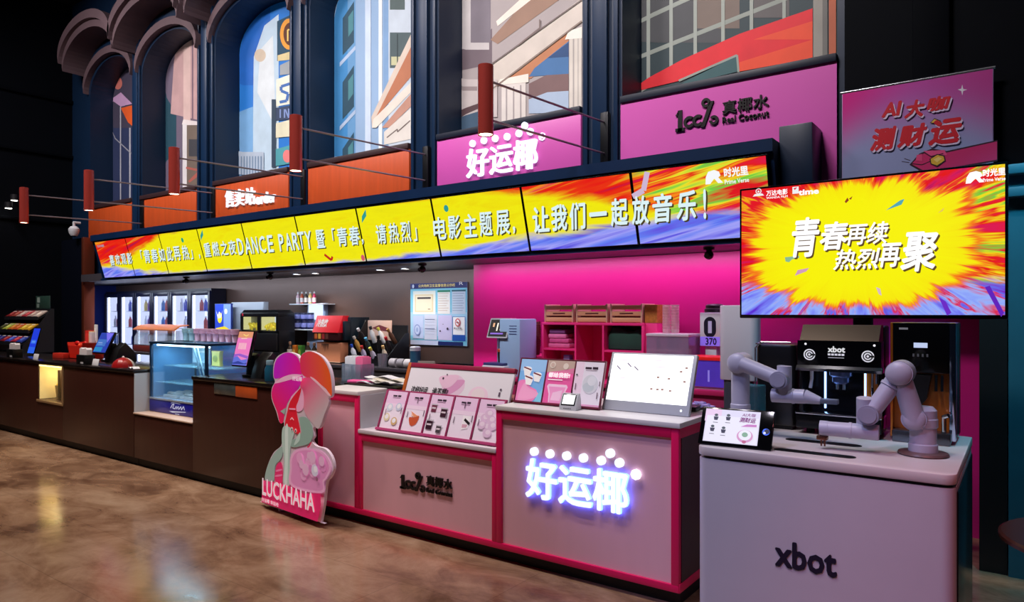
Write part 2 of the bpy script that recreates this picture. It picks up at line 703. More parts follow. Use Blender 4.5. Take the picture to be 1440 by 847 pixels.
def coconut_logo(t, ox, oz, Y, y, b100, bcn, ben, m, ex=.015):
    """100% with curled zeros, three characters, small latin line; boxes in pixels"""
    def fit(body, bx, bold, shear=0):
        x0, x1 = xr(bx[0], Y) - ox, xr(bx[2], Y) - ox
        zl, zh = zr(bx[0], bx[3], Y) - oz, zr(bx[0], bx[1], Y) - oz
        return letters(t, body, m, x0, x1, zl, zh, y, bold * .6, ex, shear)
    x0, x1 = xr(b100[0], Y) - ox, xr(b100[2], Y) - ox
    zl, zh = zr(b100[0], b100[3], Y) - oz, zr(b100[0], b100[1], Y) - oz
    W, H = x1 - x0, zh - zl
    b = MB()
    b.box(x0 + .06 * W, y - ex, zl, x0 + .16 * W, y, zl + .72 * H)
    b.box(x0, y - ex, zl, x0 + .22 * W, y, zl + .11 * H)
    b.prism([(x0, zl + .55 * H), (x0 + .08 * W, zl + .72 * H), (x0 + .08 * W, zl + .55 * H)], y - ex, y)

    def ring(cx, cz, r, wd_, a0, a1, n_=16):
        for k in range(n_):
            a, c_ = a0 + (a1 - a0) * k / n_, a0 + (a1 - a0) * (k + 1) / n_
            b.prism([(cx + (r - wd_) * cos(a), cz + (r - wd_) * sin(a)), (cx + r * cos(a), cz + r * sin(a)),
                     (cx + r * cos(c_), cz + r * sin(c_)), (cx + (r - wd_) * cos(c_), cz + (r - wd_) * sin(c_))], y - ex, y)
    rr = .135 * W
    for cx in (.33, .54):
        ring(x0 + cx * W, zl + .27 * H, rr, .07 * W, R(50), R(330))
    b.prism([(x0 + .60 * W, zl + .02 * H), (x0 + .69 * W, zl + .02 * H), (x0 + .90 * W, zl + .84 * H), (x0 + .81 * W, zl + .84 * H)], y - ex, y)
    ring(x0 + .72 * W, zl + .82 * H, .105 * W, .06 * W, 0, 2 * pi)
    ring(x0 + .90 * W, zl + .20 * H, .105 * W, .06 * W, R(-180), R(140))
    b.build('percent_lettering', m, t)
    fit('真椰水', bcn, .03)
    fit('Real Coconut', ben, .03)


t = thing('brand_sign', 'pink fascia sign with black hundred percent coconut water lettering, running down beside menu', 'sign', (BL[0], FY, 2.84))
wd = BR[0] - BL[0]
lx = -1.30 - BL[0]
MB().prism([(0, 0), (lx, 0), (lx, -.56), (wd, -.56), (wd, .61), (0, .61)], -.03, .0).build('board', SIGNPINK, t)
MB().box(0, -.05, .61, wd, .30, .67, .006).build('coping', mat((10, 22, 44), .5), t)
coconut_logo(t, BL[0], 2.84, 1.98, -.031, (950, 145, 1010, 186), (1016, 143, 1081, 162), (1016, 165, 1081, 174), mat((14, 8, 12), .4))

# ================================================================ MURALS in the arched bays (flat prints with weak emission)
MY = 2.40
ME = .07


def mural(i, label, base, items):
    t = thing('mural', label, 'mural', (0, MY, 0), group='murals in the arched bays')
    x0, x1 = BL[i] + .005, BR[i] - .005
    cx, hw = (x0 + x1) / 2, (x1 - x0) / 2
    N = 24
    poly = [(x0, 3.47)] + [(x1, 3.47)] + [(cx + hw * cos(pi * k / N), SP + RS * .985 * sin(pi * k / N)) for k in range(N + 1)]
    MB().prism(poly, 0, .05).build('backing', mat(base, .6, emit=ME, noise=.1, scale=3), t)

    def clampz(x, z):
        tt = max(-1, min(1, (x - cx) / hw))
        return max(3.475, min(z, SP + RS * .98 * math.sqrt(max(0, 1 - tt * tt)) - .004))
    out = []
    for c, pts in items:
        polys = pts if isinstance(pts[0], list) else [pts]
        for pl in polys:
            w3 = [at(a, b, MY) for a, b in pl]
            fine = []
            for a, b in zip(w3, w3[1:] + w3[:1]):
                for k in range(4):
                    fine.append(a.lerp(b, k / 4))
            out.append((c, [(max(x0, min(x1, v.x)), clampz(max(x0, min(x1, v.x)), v.z)) for v in fine]))
    art('painting', t, out, -.001, emit=ME, rough=.6, step=.0005, noise=.22, nscale=4.0)
    return t


random.seed(4)
win = [(150, 158, 150), (160, 168, 160)]
it = [((72, 74, 78), RC(897, 60, 1020, 0)), ((120, 105, 96), RC(980, 40, 1040, -30)), ((96, 92, 92), RC(1060, 25, 1110, -20))]
for a, b in (((899, 80), (1120, -8)), ((899, 30), (990, -12)), ((899, 128), (960, 92))):
    it.append((win[0], LN([a, b], 6)))
for x, y0, y1 in ((912, 124, -5), (944, 100, -5), (978, 82, -5), (1017, 62, -5), (1057, 46, -5), (1103, 28, -5)):
    it.append((win[1], RC(x - 2.5, y0, x + 2.5, y1)))
it += [((226, 30, 44), [(897, 128), (897, 118), (960, 84), (1040, 48), (1143, 12), (1143, 82), (1038, 101), (1036, 78), (960, 113)]),
       ((240, 74, 40), [(1060, 56), (1143, 30), (1143, 82), (1040, 101), (1040, 88), (1143, 56)]),
       ((52, 92, 96), [(960, 117), (1036, 79), (1038, 101), (960, 120)]), ((150, 158, 150), LN([(955, 114), (1037, 78), (1039, 102)], 3)),
       ((150, 146, 138), RC(1144, 90, 1164, -5)), ((110, 108, 104), RC(1157, 90, 1164, -5)), ((180, 92, 60), RC(1166, 90, 1176, -5))]
mural(0, 'mural of dark gridded shop windows above a red awning', (44, 62, 68), it)
it = [((110, 96, 104), [(645, 100), (645, 72), (668, 60), (692, 40), (692, 90)]), ((196, 190, 190), RC(645, 70, 688, -5)), ((120, 112, 122), RC(662, 60, 690, -5)),
      ((206, 196, 186), [(690, 130), (690, 92), (815, 0), (819, -5), (819, 32)]),
      ((150, 118, 100), [(690, 56), (740, 0), (800, -10), (700, 62)]), ((232, 222, 210), [(700, 37), (752, -4), (740, -8), (698, 30)]),
      ((186, 122, 84), [(700, 118), (730, 100), (800, 45), (800, 60), (748, 110), (706, 124)]),
      ((64, 112, 164), [(744, 108), (752, 96), (800, 58), (800, 104)]), ((30, 70, 120), [(770, 82), (800, 60), (800, 80)]),
      ((120, 92, 92), [(744, 118), (768, 106), (800, 104), (800, 140), (744, 140)]), ((168, 186, 210), [(744, 140), (770, 130), (800, 128), (800, 158), (744, 160)]),
      ((214, 206, 196), RC(801, 152, 818, 48)), ((168, 160, 156), RC(806, 152, 808, 52)), ((168, 160, 156), RC(813, 152, 814, 52)), ((236, 230, 220), [(795, 56), (800, 44), (819, 38), (819, 54)]),
      ((216, 208, 202), RC(706, 172, 740, 116)), ((160, 150, 150), [RC(712, 172, 714, 122), RC(722, 172, 724, 122), RC(732, 172, 734, 120)]), ((234, 226, 214), [(701, 120), (704, 112), (744, 104), (744, 116)]),
      ((196, 186, 184), RC(645, 165, 700, 112)), ((150, 136, 136), RC(645, 128, 672, 122)), ((90, 66, 70), [(645, 156), (690, 140), (690, 146), (645, 166)]), ((66, 92, 116), [(645, 184), (645, 166), (690, 152), (690, 178)]),
      ((110, 96, 96), LN([(690, 92), (819, 0)], 1.5)), ((140, 122, 112), LN([(690, 128), (819, 30)], 2)), ((120, 104, 100), LN([(760, 28), (760, 40), (730, 64)], 2))]
mural(1, 'mural of a classical stone building with white columns', (168, 158, 158), it)
it = [((58, 132, 190), RC(470, 220, 489, -5)), ((98, 150, 196), RC(489, 220, 500, -5))]
for y in (2, 92, 186):
    it.append(((34, 72, 92), [(482, y + 24), (498, y), (498, y + 58), (482, y + 76)]))
    it.append(((70, 130, 140), [(490, y + 22), (497, y + 12), (497, y + 40), (490, y + 50)]))
    it.append(((170, 190, 216), [(478, y + 86), (500, y + 62), (500, y + 68), (478, y + 92)]))
it += [((196, 212, 232), RC(514, 220, 522, -5)), ((226, 234, 240), RC(533, 220, 538, -5)), ((120, 156, 196), RC(540, 220, 547, -5)), ((188, 200, 212), RC(547, 220, 579, -5)),
       ((76, 92, 92), RC(549, 14, 570, -5)), ((70, 88, 92), RC(549, 96, 579, 46)), ((190, 190, 150), RC(551, 92, 566, 80)), ((40, 56, 60), RC(559, 90, 560.5, 48)),
       ((206, 190, 176), [(524, 180), (523, 165), (579, 48), (579, 90)]), ((178, 112, 80), [(528, 168), (579, 66), (579, 108)]),
       ((222, 212, 200), [(524, 180), (526, 168), (579, 116), (579, 130), (530, 180)]), ((186, 138, 120), [(538, 180), (579, 132), (579, 150), (548, 180)]),
       ((216, 210, 202), [(541, 204), (541, 186), (579, 152), (579, 196)]), ((110, 96, 92), LN([(545, 194), (560, 182), (560, 186), (578, 170)], 1.6))]
mural(2, 'pale blue mural of a tower and the corner of a pediment', (142, 172, 206), it)
it = [((14, 92, 180), RC(330, 120, 380, -5)), ((178, 200, 216), [(355, 260), (357, 80), (372, 36), (392, 20), (392, 250)]), ((206, 214, 218), [(362, 130), (366, 70), (384, 50), (388, 180)]),
      ((110, 160, 206), [(330, 250), (330, 160), (356, 150), (356, 250)]), ((196, 180, 160), EL(366, 78, 8, 9)),
      ((20, 66, 92), [(390, 86), (390, 30), (411, 20), (411, 84)]), ((222, 150, 50), EL(407, 48, 13, 22)), ((86, 40, 20), EL(408, 48, 9, 16)), ((240, 200, 110), LN([(405, 58), (405, 42), (409, 42)], 2)),
      ((206, 190, 140), [(391, 86), (391, 78), (411, 72), (411, 84)]), ((150, 156, 160), [(394, 106), (394, 92), (411, 84), (411, 104)]),
      ((224, 224, 206), [(389, 150), (389, 112), (411, 104), (411, 146)]), ((60, 104, 170), LN([(408, 118), (396, 122), (396, 128), (406, 132), (404, 142), (394, 144)], 4)),
      ((44, 60, 90), [(388, 170), (388, 152), (411, 148), (411, 168)]), ((120, 140, 190), [RC(394, 166, 396, 154), RC(400, 166, 402, 154)] + LN([(402, 154), (407, 166), (407, 153)], 2)),
      ((212, 208, 180), [(389, 194), (389, 174), (411, 168), (411, 192)]), ((40, 60, 80), RC(383, 236, 389, 140)), ((70, 150, 160), [(389, 234), (389, 210), (411, 204), (411, 230)]), ((220, 120, 120), EL(405, 220, 6, 9)),
      ((170, 184, 200), RC(333, 246, 372, 214))]
for k in range(9):
    it.append(((104, 130, 160), RC(336 + 4 * k, 246, 337.5 + 4 * k, 220)))
mural(3, 'mural of blue sky and cloud beside a stack of shop signs', (24, 112, 196), it)
it = [((24, 66, 82), [(230, 230), (230, 130), (248, 160), (248, 214)]), ((186, 150, 150), [(240, 160), (246, 66), (268, 46), (284, 44), (284, 170)]), ((206, 176, 170), RC(258, 170, 268, 50)), ((120, 96, 110), RC(270, 170, 272, 50)),
      ((216, 206, 206), [(256, 175), (258, 168), (286, 172), (286, 180)]), ((210, 206, 208), RC(257, 266, 263, 174)), ((110, 96, 86), RC(263, 266, 283, 176)), ((170, 90, 80), LN([(262, 236), (282, 240), (266, 256), (282, 244)], 3)), ((60, 60, 66), RC(266, 220, 280, 196))]
mural(4, 'narrow mural of a pinkish facade with a white column', (104, 92, 112), it)
it = [((44, 54, 90), RC(150, 290, 190, 180)), ((190, 150, 190), [(156, 140), (170, 130), (186, 146), (170, 150)]), ((226, 92, 36), [(170, 152), (187, 148), (187, 178), (180, 172)]), ((196, 110, 100), EL(166, 117, 6, 9)), ((180, 180, 190), [RC(152, 290, 155, 130), RC(169, 290, 170.5, 150), RC(182, 290, 184, 180)]), ((150, 150, 160), LN([(155, 188), (185, 216)], 1.5))]
mural(5, 'leftmost and narrowest mural, dark with an orange figure', (66, 60, 80), it)

# ================================================================ MENU BOARD: housing and ten screens
t = thing('menu_housing', 'long dark blue housing that carries the row of menu screens', 'housing', (0, 0, 0))
MB().prism([(1.69, 2.122), (1.69, 2.152), (1.722, 2.160), (1.566, 2.742), (1.535, 2.752), (1.535, 2.845), (1.985, 2.845), (1.985, 2.27), (1.755, 2.27), (1.755, 2.122)], -12.15, -1.44, 'yz').build('housing_body', mat((10, 38, 74), .35, noise=.1), t)
MB().box(-1.44, 1.70, 2.30, -1.21, 1.985, 2.96, .006).build('end_block', mat((6, 30, 58), .4), t)

s = NT('menu_strip_picture')
P_ = s.pos()
tt = s.math('DIVIDE', s.math('ADD', P_[0], 12.0), 10.54, clamp=True)
vv = s.math('DIVIDE', s.math('SUBTRACT', P_[2], 2.165), .575, clamp=True)
na = s.noise(s.vec(s.math('MULTIPLY', P_[0], 1.6), 0.0, s.math('MULTIPLY', P_[2], 9.0)), 1.0, 6, .62, .7)
nb = s.noise(s.vec(s.math('MULTIPLY', P_[0], .8), 3.0, s.math('ADD', s.math('MULTIPLY', P_[2], 12.0), s.math('MULTIPLY', P_[0], -2.2))), 1.0, 3, .5, .3)
nd = s.math('MULTIPLY', s.math('SUBTRACT', na, .5), .34)
thr = s.ramp(tt, [(0, .30), (.08, .36), (.13, .62), (.2, .95), (.3, 1.02), (.62, 1.02), (.74, .98), (.80, .84), (.86, .68), (.895, .50), (.93, .30), (1, .30)])
thb = s.ramp(tt, [(0, .30), (.08, .22), (.14, .08), (.25, -.02), (.45, -.02), (.62, .02), (.72, .14), (.80, .22), (.9, .30), (.95, .36), (1, .38)])
red = s.step(s.math('SUBTRACT', s.math('ADD', vv, nd), thr), -.06, .10)
blu = s.step(s.math('SUBTRACT', thb, s.math('ADD', vv, nd)), -.05, .08)
redc = s.ramp(nb, [(.30, (170, 20, 70)), (.42, (228, 16, 12)), (.54, (232, 50, 10)), (.60, (238, 150, 14)), (.68, (226, 24, 70))])
grn = s.ramp(nb, [(.30, (214, 22, 96)), (.40, (226, 24, 24)), (.46, (250, 150, 20)), (.50, (226, 24, 20)), (.55, (236, 226, 40)), (.60, (100, 206, 70)), (.70, (220, 20, 30))])
gm = s.step(tt, .885, .92)
redc = s.mix(gm, redc, grn)
bluc = s.ramp(nb, [(.32, (98, 52, 214)), (.45, (96, 124, 240)), (.55, (160, 160, 246)), (.65, (70, 60, 220))])
yel = s.ramp(na, [(.3, (236, 216, 0)), (.5, (240, 232, 4)), (.75, (232, 222, 8))])
c_ = s.mix(red, yel, redc)
c_ = s.mix(blu, c_, bluc)
s.t.links.new(c_, s.b.inputs['Emission Color'])
s.b.inputs['Emission Strength'].default_value = 1.0
s.b.inputs['Base Color'].default_value = (.01, .01, .01, 1)
s.b.inputs['Roughness'].default_value = .25
MENUPIC = s.m

TOPY, BOTY, TOPZ, BOTZ = 1.56, 1.72, 2.739, 2.165
TILT = math.atan2(BOTY - TOPY, TOPZ - BOTZ)
SL = math.hypot(BOTY - TOPY, TOPZ - BOTZ)
ex = [xr(px, TOPY) for px in (1082, 890, 736, 610, 504.7, 418.6, 343.6, 281, 227, 180, 137)]
where = ['rightmost menu screen, with the arch logo and exclamation mark', 'menu screen second from the right end of the row', 'menu screen third from the right, lettered for the film theme exhibition',
         'menu screen below the pink glowing brand sign left part, fourth from right', 'menu screen with the corner bracket and blue lettering, fifth from right', 'menu screen under the plain orange panel, sixth from right',
         'menu screen with the start of DANCE lettering, fourth from left end', 'menu screen third from the left end of the row', 'menu screen second from the left end, part red part yellow', 'leftmost menu screen, mostly red over blue']
scr = []
for i in range(10):
    x1, x0 = ex[i], ex[i + 1]
    t = thing('menu_screen', where[i], 'screen', (x0, BOTY - .012, BOTZ), 0, TILT, 'row of menu screens')
    wd = x1 - x0
    MB().box(.004, -.035, 0, wd - .004, 0, SL, .004).build('casing', GLOSSBLACK, t)
    MB().box(.014, -.040, .010, wd - .014, -.0355, SL - .010).build('display', MENUPIC, t)
    scr.append((t, x0, x1))
LETB = mat((214, 236, 240), .5, emit=1.05)
LETSH = mat((70, 60, 20), .5, emit=.9)


def strip_text(body, px0, px1, h, zc, bold=.02, shear=.2, mm=LETB):
    """lettering across the row, cut at the screen it starts on: one piece per character, on its own screen"""
    ws = [1.0 if ord(ch) > 0x2000 else .62 for ch in body]
    tot = sum(ws)
    X0, X1 = xr(px0, 1.64), xr(px1, 1.64)
    a = X0
    for ch, w_ in zip(body, ws):
        b = a + (X1 - X0) * w_ / tot
        mid = (a + b) / 2
        if ch != ' ':
            for t_, sx0, sx1 in scr:
                if sx0 <= mid < sx1:
                    g = (b - a) * .06
                    zz = zc - h / 2
                    hh = h
                    lo, hi = zz, zz + hh
                    ga, gb = a + g, b - g
                    if ch in '，,':
                        hi = lo + h * .3; gb = ga + (b - a) * .25
                    elif ch == '一':
                        lo, hi = zz + h * .42, zz + h * .58
                    elif ch == '「':
                        lo = zz + h * .35; ga = b - (b - a) * .4
                    elif ch == '」':
                        hi = zz + h * .65; gb = a + (b - a) * .4
                    elif ch == '!':
                        ga = a + (b - a) * .3; gb = a + (b - a) * .6
                    letters(t_, ch, LETSH, ga - sx0 + .012, gb - sx0 + .012, lo - .012, hi - .012, -.0412, bold, 0, shear, name='lettering_shadow')
                    letters(t_, ch, mm, ga - sx0, gb - sx0, lo, hi, -.0425, bold, 0, shear)
        a = b


strip_text('喜欢观影', 158, 191, .17, .28)
strip_text('「青春如此再热」,', 197, 290, .20, .29)
strip_text('重燃之夜', 291, 338, .19, .30)
strip_text('DANCE', 338, 391, .21, .30)
strip_text('PARTY', 396, 445, .21, .30)
strip_text('暨「青春,', 448, 522, .21, .30)
strip_text('请热烈」', 533, 602, .21, .29)
strip_text('电影主题展,', 612, 738, .225, .29)
strip_text('让我们一起放音乐!', 752, 1006, .23, .285, .03)


def arch_mark(t, x, z, h, y, m):
    MB().prism([(x, z), (x + .08 * h, z + .55 * h), (x + .3 * h, z + .92 * h), (x + .75 * h, z + h), (x + 1.1 * h, z + .85 * h), (x + 1.2 * h, z + .55 * h),
                (x + 1.02 * h, z + .42 * h), (x + 1.35 * h, z), (x + .98 * h, z), (x + .72 * h, z + .36 * h), (x + .62 * h, z + .28 * h), (x + .36 * h, z)], y - .001, y).build('arch_mark', m, t)


WEM = mat((236, 238, 240), .5, emit=1.1)
t_, sx0, sx1 = scr[0]
arch_mark(t_, xr(994, 1.58) - sx0, .43, .10, -.0415, WEM)
letters(t_, '时光里', WEM, xr(1021, 1.58) - sx0, xr(1055, 1.58) - sx0, .465, .535, -.0425, .04)
letters(t_, 'Prime Verse', WEM, xr(1021, 1.58) - sx0, xr(1055, 1.58) - sx0, .415, .448, -.0425, .02)
t_, sx0, sx1 = scr[9]
letters(t_, '万达电影', mat((150, 180, 200), .5, emit=.8), .06, .30, .50, .54, -.0425, .02)
# confetti strokes printed on the screens
teal = (40, 160, 150)
for px, py, k, c in ((521, 302, 0, teal), (636, 291, 1, teal), (293, 329, 0, teal), (265, 336, 1, (30, 170, 120)), (462, 362, 2, (200, 30, 20)), (911, 255, 3, (214, 190, 220)), (508, 362, 1, (220, 90, 110))):
    X = xr(px, 1.63)
    for t_, sx0, sx1 in scr:
        if sx0 <= X < sx1:
            zz = min(SL - .06, max(.05, (zr(px, py, 1.64) - BOTZ)))
            x = X - sx0
            pts = {0: [(x - .05, zz - .07), (x - .03, zz), (x + .05, zz + .07), (x + .04, zz - .0)], 1: EL(x, zz, .03, .035, 10), 2: LN([(x - .08, zz + .05), (x + .02, zz - .02), (x + .05, zz + .02)], .03),
                   3: LN([(x - .10, zz - .10), (x, zz - .06), (x + .05, zz + .08)], .045)}[k]
            art('confetti', t_, [(c, pts)], -.0418, emit=.9)

# ================================================================ BIG SCREEN over the kiosk, on a floor stand
TY = .86
TX0, TX1 = xr(1040, TY), xr(1418, TY)
TZ0, TZ1 = 1.566, 2.385
tw, th = TX1 - TX0, TZ1 - TZ0
xc, zc, hw, hh = (TX0 + TX1) / 2, (TZ0 + TZ1) / 2, tw / 2, th / 2
s = NT('burst_picture')
P_ = s.pos()
u = s.math('DIVIDE', s.math('SUBTRACT', P_[0], xc - .02), hw)
v = s.math('DIVIDE', s.math('SUBTRACT', P_[2], zc + .02), hh)
r = s.math('SQRT', s.math('ADD', s.math('MULTIPLY', u, u), s.math('MULTIPLY', v, v)))
r4 = s.math('POWER', s.math('ADD', s.math('POWER', s.math('ABSOLUTE', u), 2.6), s.math('POWER', s.math('ABSOLUTE', v), 2.6)), .385)
dx, dy = s.math('DIVIDE', u, r), s.math('DIVIDE', v, r)
nA = s.noise(s.vec(s.math('MULTIPLY', dx, 9.0), s.math('MULTIPLY', dy, 9.0), s.math('MULTIPLY', r, .7)), 1.0, 5, .65, .3)
nB = s.noise(s.vec(s.math('MULTIPLY', dx, 4.5), s.math('MULTIPLY', dy, 4.5), s.math('MULTIPLY_ADD', r, .7, 7.0)), 1.3, 4, .6, .5)
rr = s.math('ADD', r4, s.math('MULTIPLY', s.math('SUBTRACT', nA, .5), .62))
ym = s.step(rr, .87, .78)
up = s.ramp(nB, [(.30, (150, 16, 90)), (.38, (214, 18, 84)), (.46, (226, 16, 10)), (.54, (226, 20, 40)), (.58, (246, 180, 10)), (.61, (228, 28, 30)), (.70, (240, 90, 30))])
dn = s.ramp(nB, [(.32, (90, 40, 210)), (.42, (120, 130, 246)), (.50, (150, 176, 250)), (.55, (220, 30, 60)), (.59, (96, 110, 240)), (.68, (120, 40, 190))])
rt = s.ramp(nB, [(.34, (220, 20, 80)), (.44, (230, 24, 10)), (.52, (244, 224, 20)), (.57, (110, 206, 60)), (.64, (226, 30, 50))])
c_ = s.mix(s.step(u, .74, .86), up, rt)
c_ = s.mix(s.step(s.math('ADD', v, s.math('MULTIPLY', nA, .2)), -.38, -.52), c_, dn)
yc = s.mix(s.step(rr, .5, .95), (248, 242, 2), (246, 228, 4))
halo = s.mix(s.step(rr, .93, .84), c_, (246, 110, 24))
c_ = s.mix(ym, halo, yc)
s.t.links.new(c_, s.b.inputs['Emission Color'])
s.b.inputs['Emission Strength'].default_value = 1.0
s.b.inputs['Base Color'].default_value = (.01, .01, .01, 1)
s.b.inputs['Roughness'].default_value = .25
t = thing('large_screen', 'large wide screen with yellow paint burst and white brush lettering, above the robot kiosk', 'screen', (TX0, TY, TZ0))
MB().box(0, 0, 0, tw, .05, th, .006).build('casing', GLOSSBLACK, t)
MB().box(.014, -.004, .022, tw - .014, .0005, th - .014).build('display', s.m, t)
TVW = mat((246, 244, 246), .5, emit=1.15)
TVS = mat((96, 70, 20), .5, emit=.9)


def tvl(body, b, bold=.05, shear=.2, rise=0, y=-.0065, m=None, sh=True):
    x0, x1 = xr(b[0], TY) - TX0, xr(b[2], TY) - TX0
    z0, z1 = zr((b[0] + b[2]) / 2, b[3], TY) - TZ0, zr((b[0] + b[2]) / 2, b[1], TY) - TZ0
    if sh:
        letters(t, body, TVS, x0 + .008, x1 + .008, z0 - .01, z1 - .01, -.0052, bold, 0, shear, name='lettering_shadow')
    letters(t, body, m or TVW, x0, x1, z0, z1, y, bold, 0, shear)


tvl('青', (1114, 306, 1153, 362), .03)
tvl('春', (1153, 312, 1193, 352), .03)
tvl('再续', (1190, 313, 1250, 344), .022)
tvl('热烈', (1172, 350, 1238, 379), .022)
tvl('再', (1236, 342, 1268, 376), .03)
tvl('聚', (1266, 326, 1320, 382), .03)
tvl('万达电影', (1078, 267, 1108, 275), .03, 0, sh=False)
tvl('WANDA FILM', (1078, 276, 1108, 279), .02, 0, sh=False)
tvl('time', (1123, 266, 1152, 274), .05, 0, sh=False)
tvl('时光里', (1382, 237, 1414, 248), .04, 0, sh=False)
tvl('Prime Verse', (1382, 250, 1414, 255), .03, 0, sh=False)
arch_mark(t, xr(1358, TY) - TX0, zr(1366, 258, TY) - TZ0, .062, -.0045, TVW)
cxm, czm = xr(1067, TY) - TX0, zr(1067, 271, TY) - TZ0
art('emblem', t, [((240, 240, 240), EL(cxm, czm + .008, .018)), ((214, 40, 60), EL(cxm, czm + .008, .013)), ((240, 240, 240), EL(cxm, czm + .006, .006)), ((240, 240, 240), [(cxm - .035, czm - .022), (cxm + .035, czm - .022), (cxm + .022, czm - .008), (cxm - .022, czm - .008)])], -.0046, emit=1.0)
cxm, czm = xr(1119, TY) - TX0, zr(1119, 268, TY) - TZ0
art('emblem', t, [((240, 240, 240), RC(cxm - .018, czm - .02, cxm + .018, czm + .022)), ((220, 40, 60), [(cxm - .012, czm + .014), (cxm - .004, czm + .002), (cxm + .01, czm + .018)])], -.0046, emit=1.0)
cf = []
for pts, c in (([(1246, 296), (1266, 282), (1272, 280), (1268, 288)], (86, 170, 180)), ([(1188, 284), (1192, 278), (1194, 282), (1190, 286)], (150, 60, 20)), ([(1194, 280), (1199, 276), (1197, 281)], (150, 60, 20)),
               ([(1118, 388), (1122, 380), (1138, 377), (1134, 382)], (214, 160, 190)), ([(1104, 362), (1124, 360), (1124, 363), (1114, 365), (1110, 369), (1105, 368)], (140, 190, 150)),
               ([(1232, 404), (1238, 406), (1240, 416), (1236, 414)], (220, 190, 200)), ([(1319, 300), (1328, 292), (1326, 297)], (236, 200, 90)), ([(1385, 404), (1392, 402), (1412, 440), (1408, 446)], (98, 30, 190)),
               ([(1320, 418), (1330, 424), (1338, 440), (1332, 444)], (110, 40, 200))):
    cf.append((c, [(xr(a, TY) - TX0, zr(a, b, TY) - TZ0) for a, b in pts]))
for c, p_ in cf:
    art('confetti', t, [(c, p_)], -.0046, emit=.95)
t = thing('screen_stand', 'black floor stand behind the robot kiosk carrying the large screen', 'stand', (xc, TY, 0))
MB().box(-.05, .055, .03, .05, .12, 1.95, .01).build('post', DARK, t)
MB().box(-.45, -.03, 0, .45, .4, .03, .01).build('base', DARK, t)
MB().box(-.25, .0505, 1.75, .25, .0545, 2.1).build('bracket', DARK, t)

# ================================================================ PENDANT TUBES on rods from the piers
COPPER = mat((176, 66, 58), .25, .35)
lw = ['copper tube lamp nearest the camera, in front of the pink glowing sign', 'copper tube lamp in front of the sky mural pier, second from right', 'copper tube lamp third from right, left of the order panel',
      'copper tube lamp fourth from right, near the white dome camera', 'leftmost and smallest copper tube lamp']
for i, px in enumerate((683, 416, 245, 125, 33.7)):
    LY = .37
    x = xr(px, LY)
    t = thing('tube_lamp', lw[i], 'lamp', (x, LY, 2.875), group='copper tube lamps on rods')
    b = MB().lathe([(.048, .012), (.048, .004), (.056, 0), (.056, .50), (.050, .503), (0, .503)], seg=28)
    b.build('tube', COPPER, t)
    MB().lathe([(.0, .012), (.046, .012), (.046, .006), (0, .006)], seg=20).build('bulb', mat((255, 236, 200), .5, emit=14), t)
    rl = FY - LY - .05
    for z in (.12, .40):
        MB().cyl((.0, .05, z), (.09, rl, z + .03), .009, seg=10).build('rod', mat((150, 138, 146), .3, .5), t)
    MB().box(.05, rl - .01, .05, .13, rl + .045, .52, .008).build('wall_plate', mat((16, 18, 24), .4, .4), t)
    spot('tube_lamp_light', (x, LY, 2.865), (x, LY, 0), 12, 70, .6, (1, .85, .65), .04)

# ================================================================ FRONT COUNTERS
WOOD = mat((58, 27, 20), .38, noise=.30, scale=3, stretch=(6, 6, .6))
WOODTOP = mat((26, 20, 20), .22)
KICK = mat((10, 8, 8), .6)
AX0, AX1 = -14.0, -7.50
t = thing('wood_counter', 'long dark brown wood counter at the left with a lit glass niche', 'counter', (AX0, 0, 0))
L = AX1 - AX0
NX0, NX1, NZ0, NZ1 = 4.06, 4.77, .52, .955
b = MB()
b.box(0, 0, .09, NX0, .70, .965, .004).box(NX1, 0, .09, L, .70, .965, .004).box(NX0, 0, .09, NX1, .70, NZ0).box(NX0, 0, NZ1, NX1, .70, .965).box(NX0, .42, NZ0, NX1, .70, NZ1)
b.build('body', WOOD, t)
MB().box(0, .05, 0, L, .65, .09).build('kickboard', KICK, t)
MB().box(0, -.015, .965, L + .01, .70, 1.0, .006).build('worktop', WOODTOP, t)
MB().box(L, .002, .56, L + .008, .70, .965).build('end_panel', mat((176, 172, 172), .5), t)
MB().box(NX0 + .002, .014, NZ0 + .004, NX0 + .010, .404, NZ1 - .022).build('niche_liner', mat((232, 206, 150), .5, emit=.3, noise=.3, scale=5), t)  # emission puts the lamplight into the liner itself
area('niche_lamp', (AX0 + (NX0 + NX1) / 2, .2, NZ1 - .03), (AX0 + (NX0 + NX1) / 2, .2, 0), 2.2, .5, .2, (1, .84, .5), 170)
b = MB().box(NX0 + .004, .405, NZ0 + .004, NX1 - .004, .418, NZ1 - .004)
b.build('niche_back', mat((238, 206, 120), .5, emit=.5, noise=.35, scale=9), t)  # back glows too, lamplight put into its material
MB().box(NX0 + .004, .01, NZ1 - .02, NX1 - .004, .40, NZ1 - .004).build('niche_light', mat((255, 214, 130), .5, emit=4.0), t)
MB().box(NX0 + .002, .004, NZ0 + .002, NX1 - .002, .012, NZ1 - .002).build('niche_glass', glass((230, 210, 150), .04, .05), t)
MB().box(NX0 - .03, -.012, NZ0 - .03, NX1 + .03, -.001, NZ0 + .0, .003).box(NX1 - .0, -.012, NZ0, NX1 + .03, -.001, NZ1).build('niche_frame', mat((150, 120, 84), .4), t)
MB().box(NX0 + .30, .10, NZ0, NX0 + .36, .38, NZ1 - .06, .01).build('niche_divider', mat((60, 34, 18), .4), t)
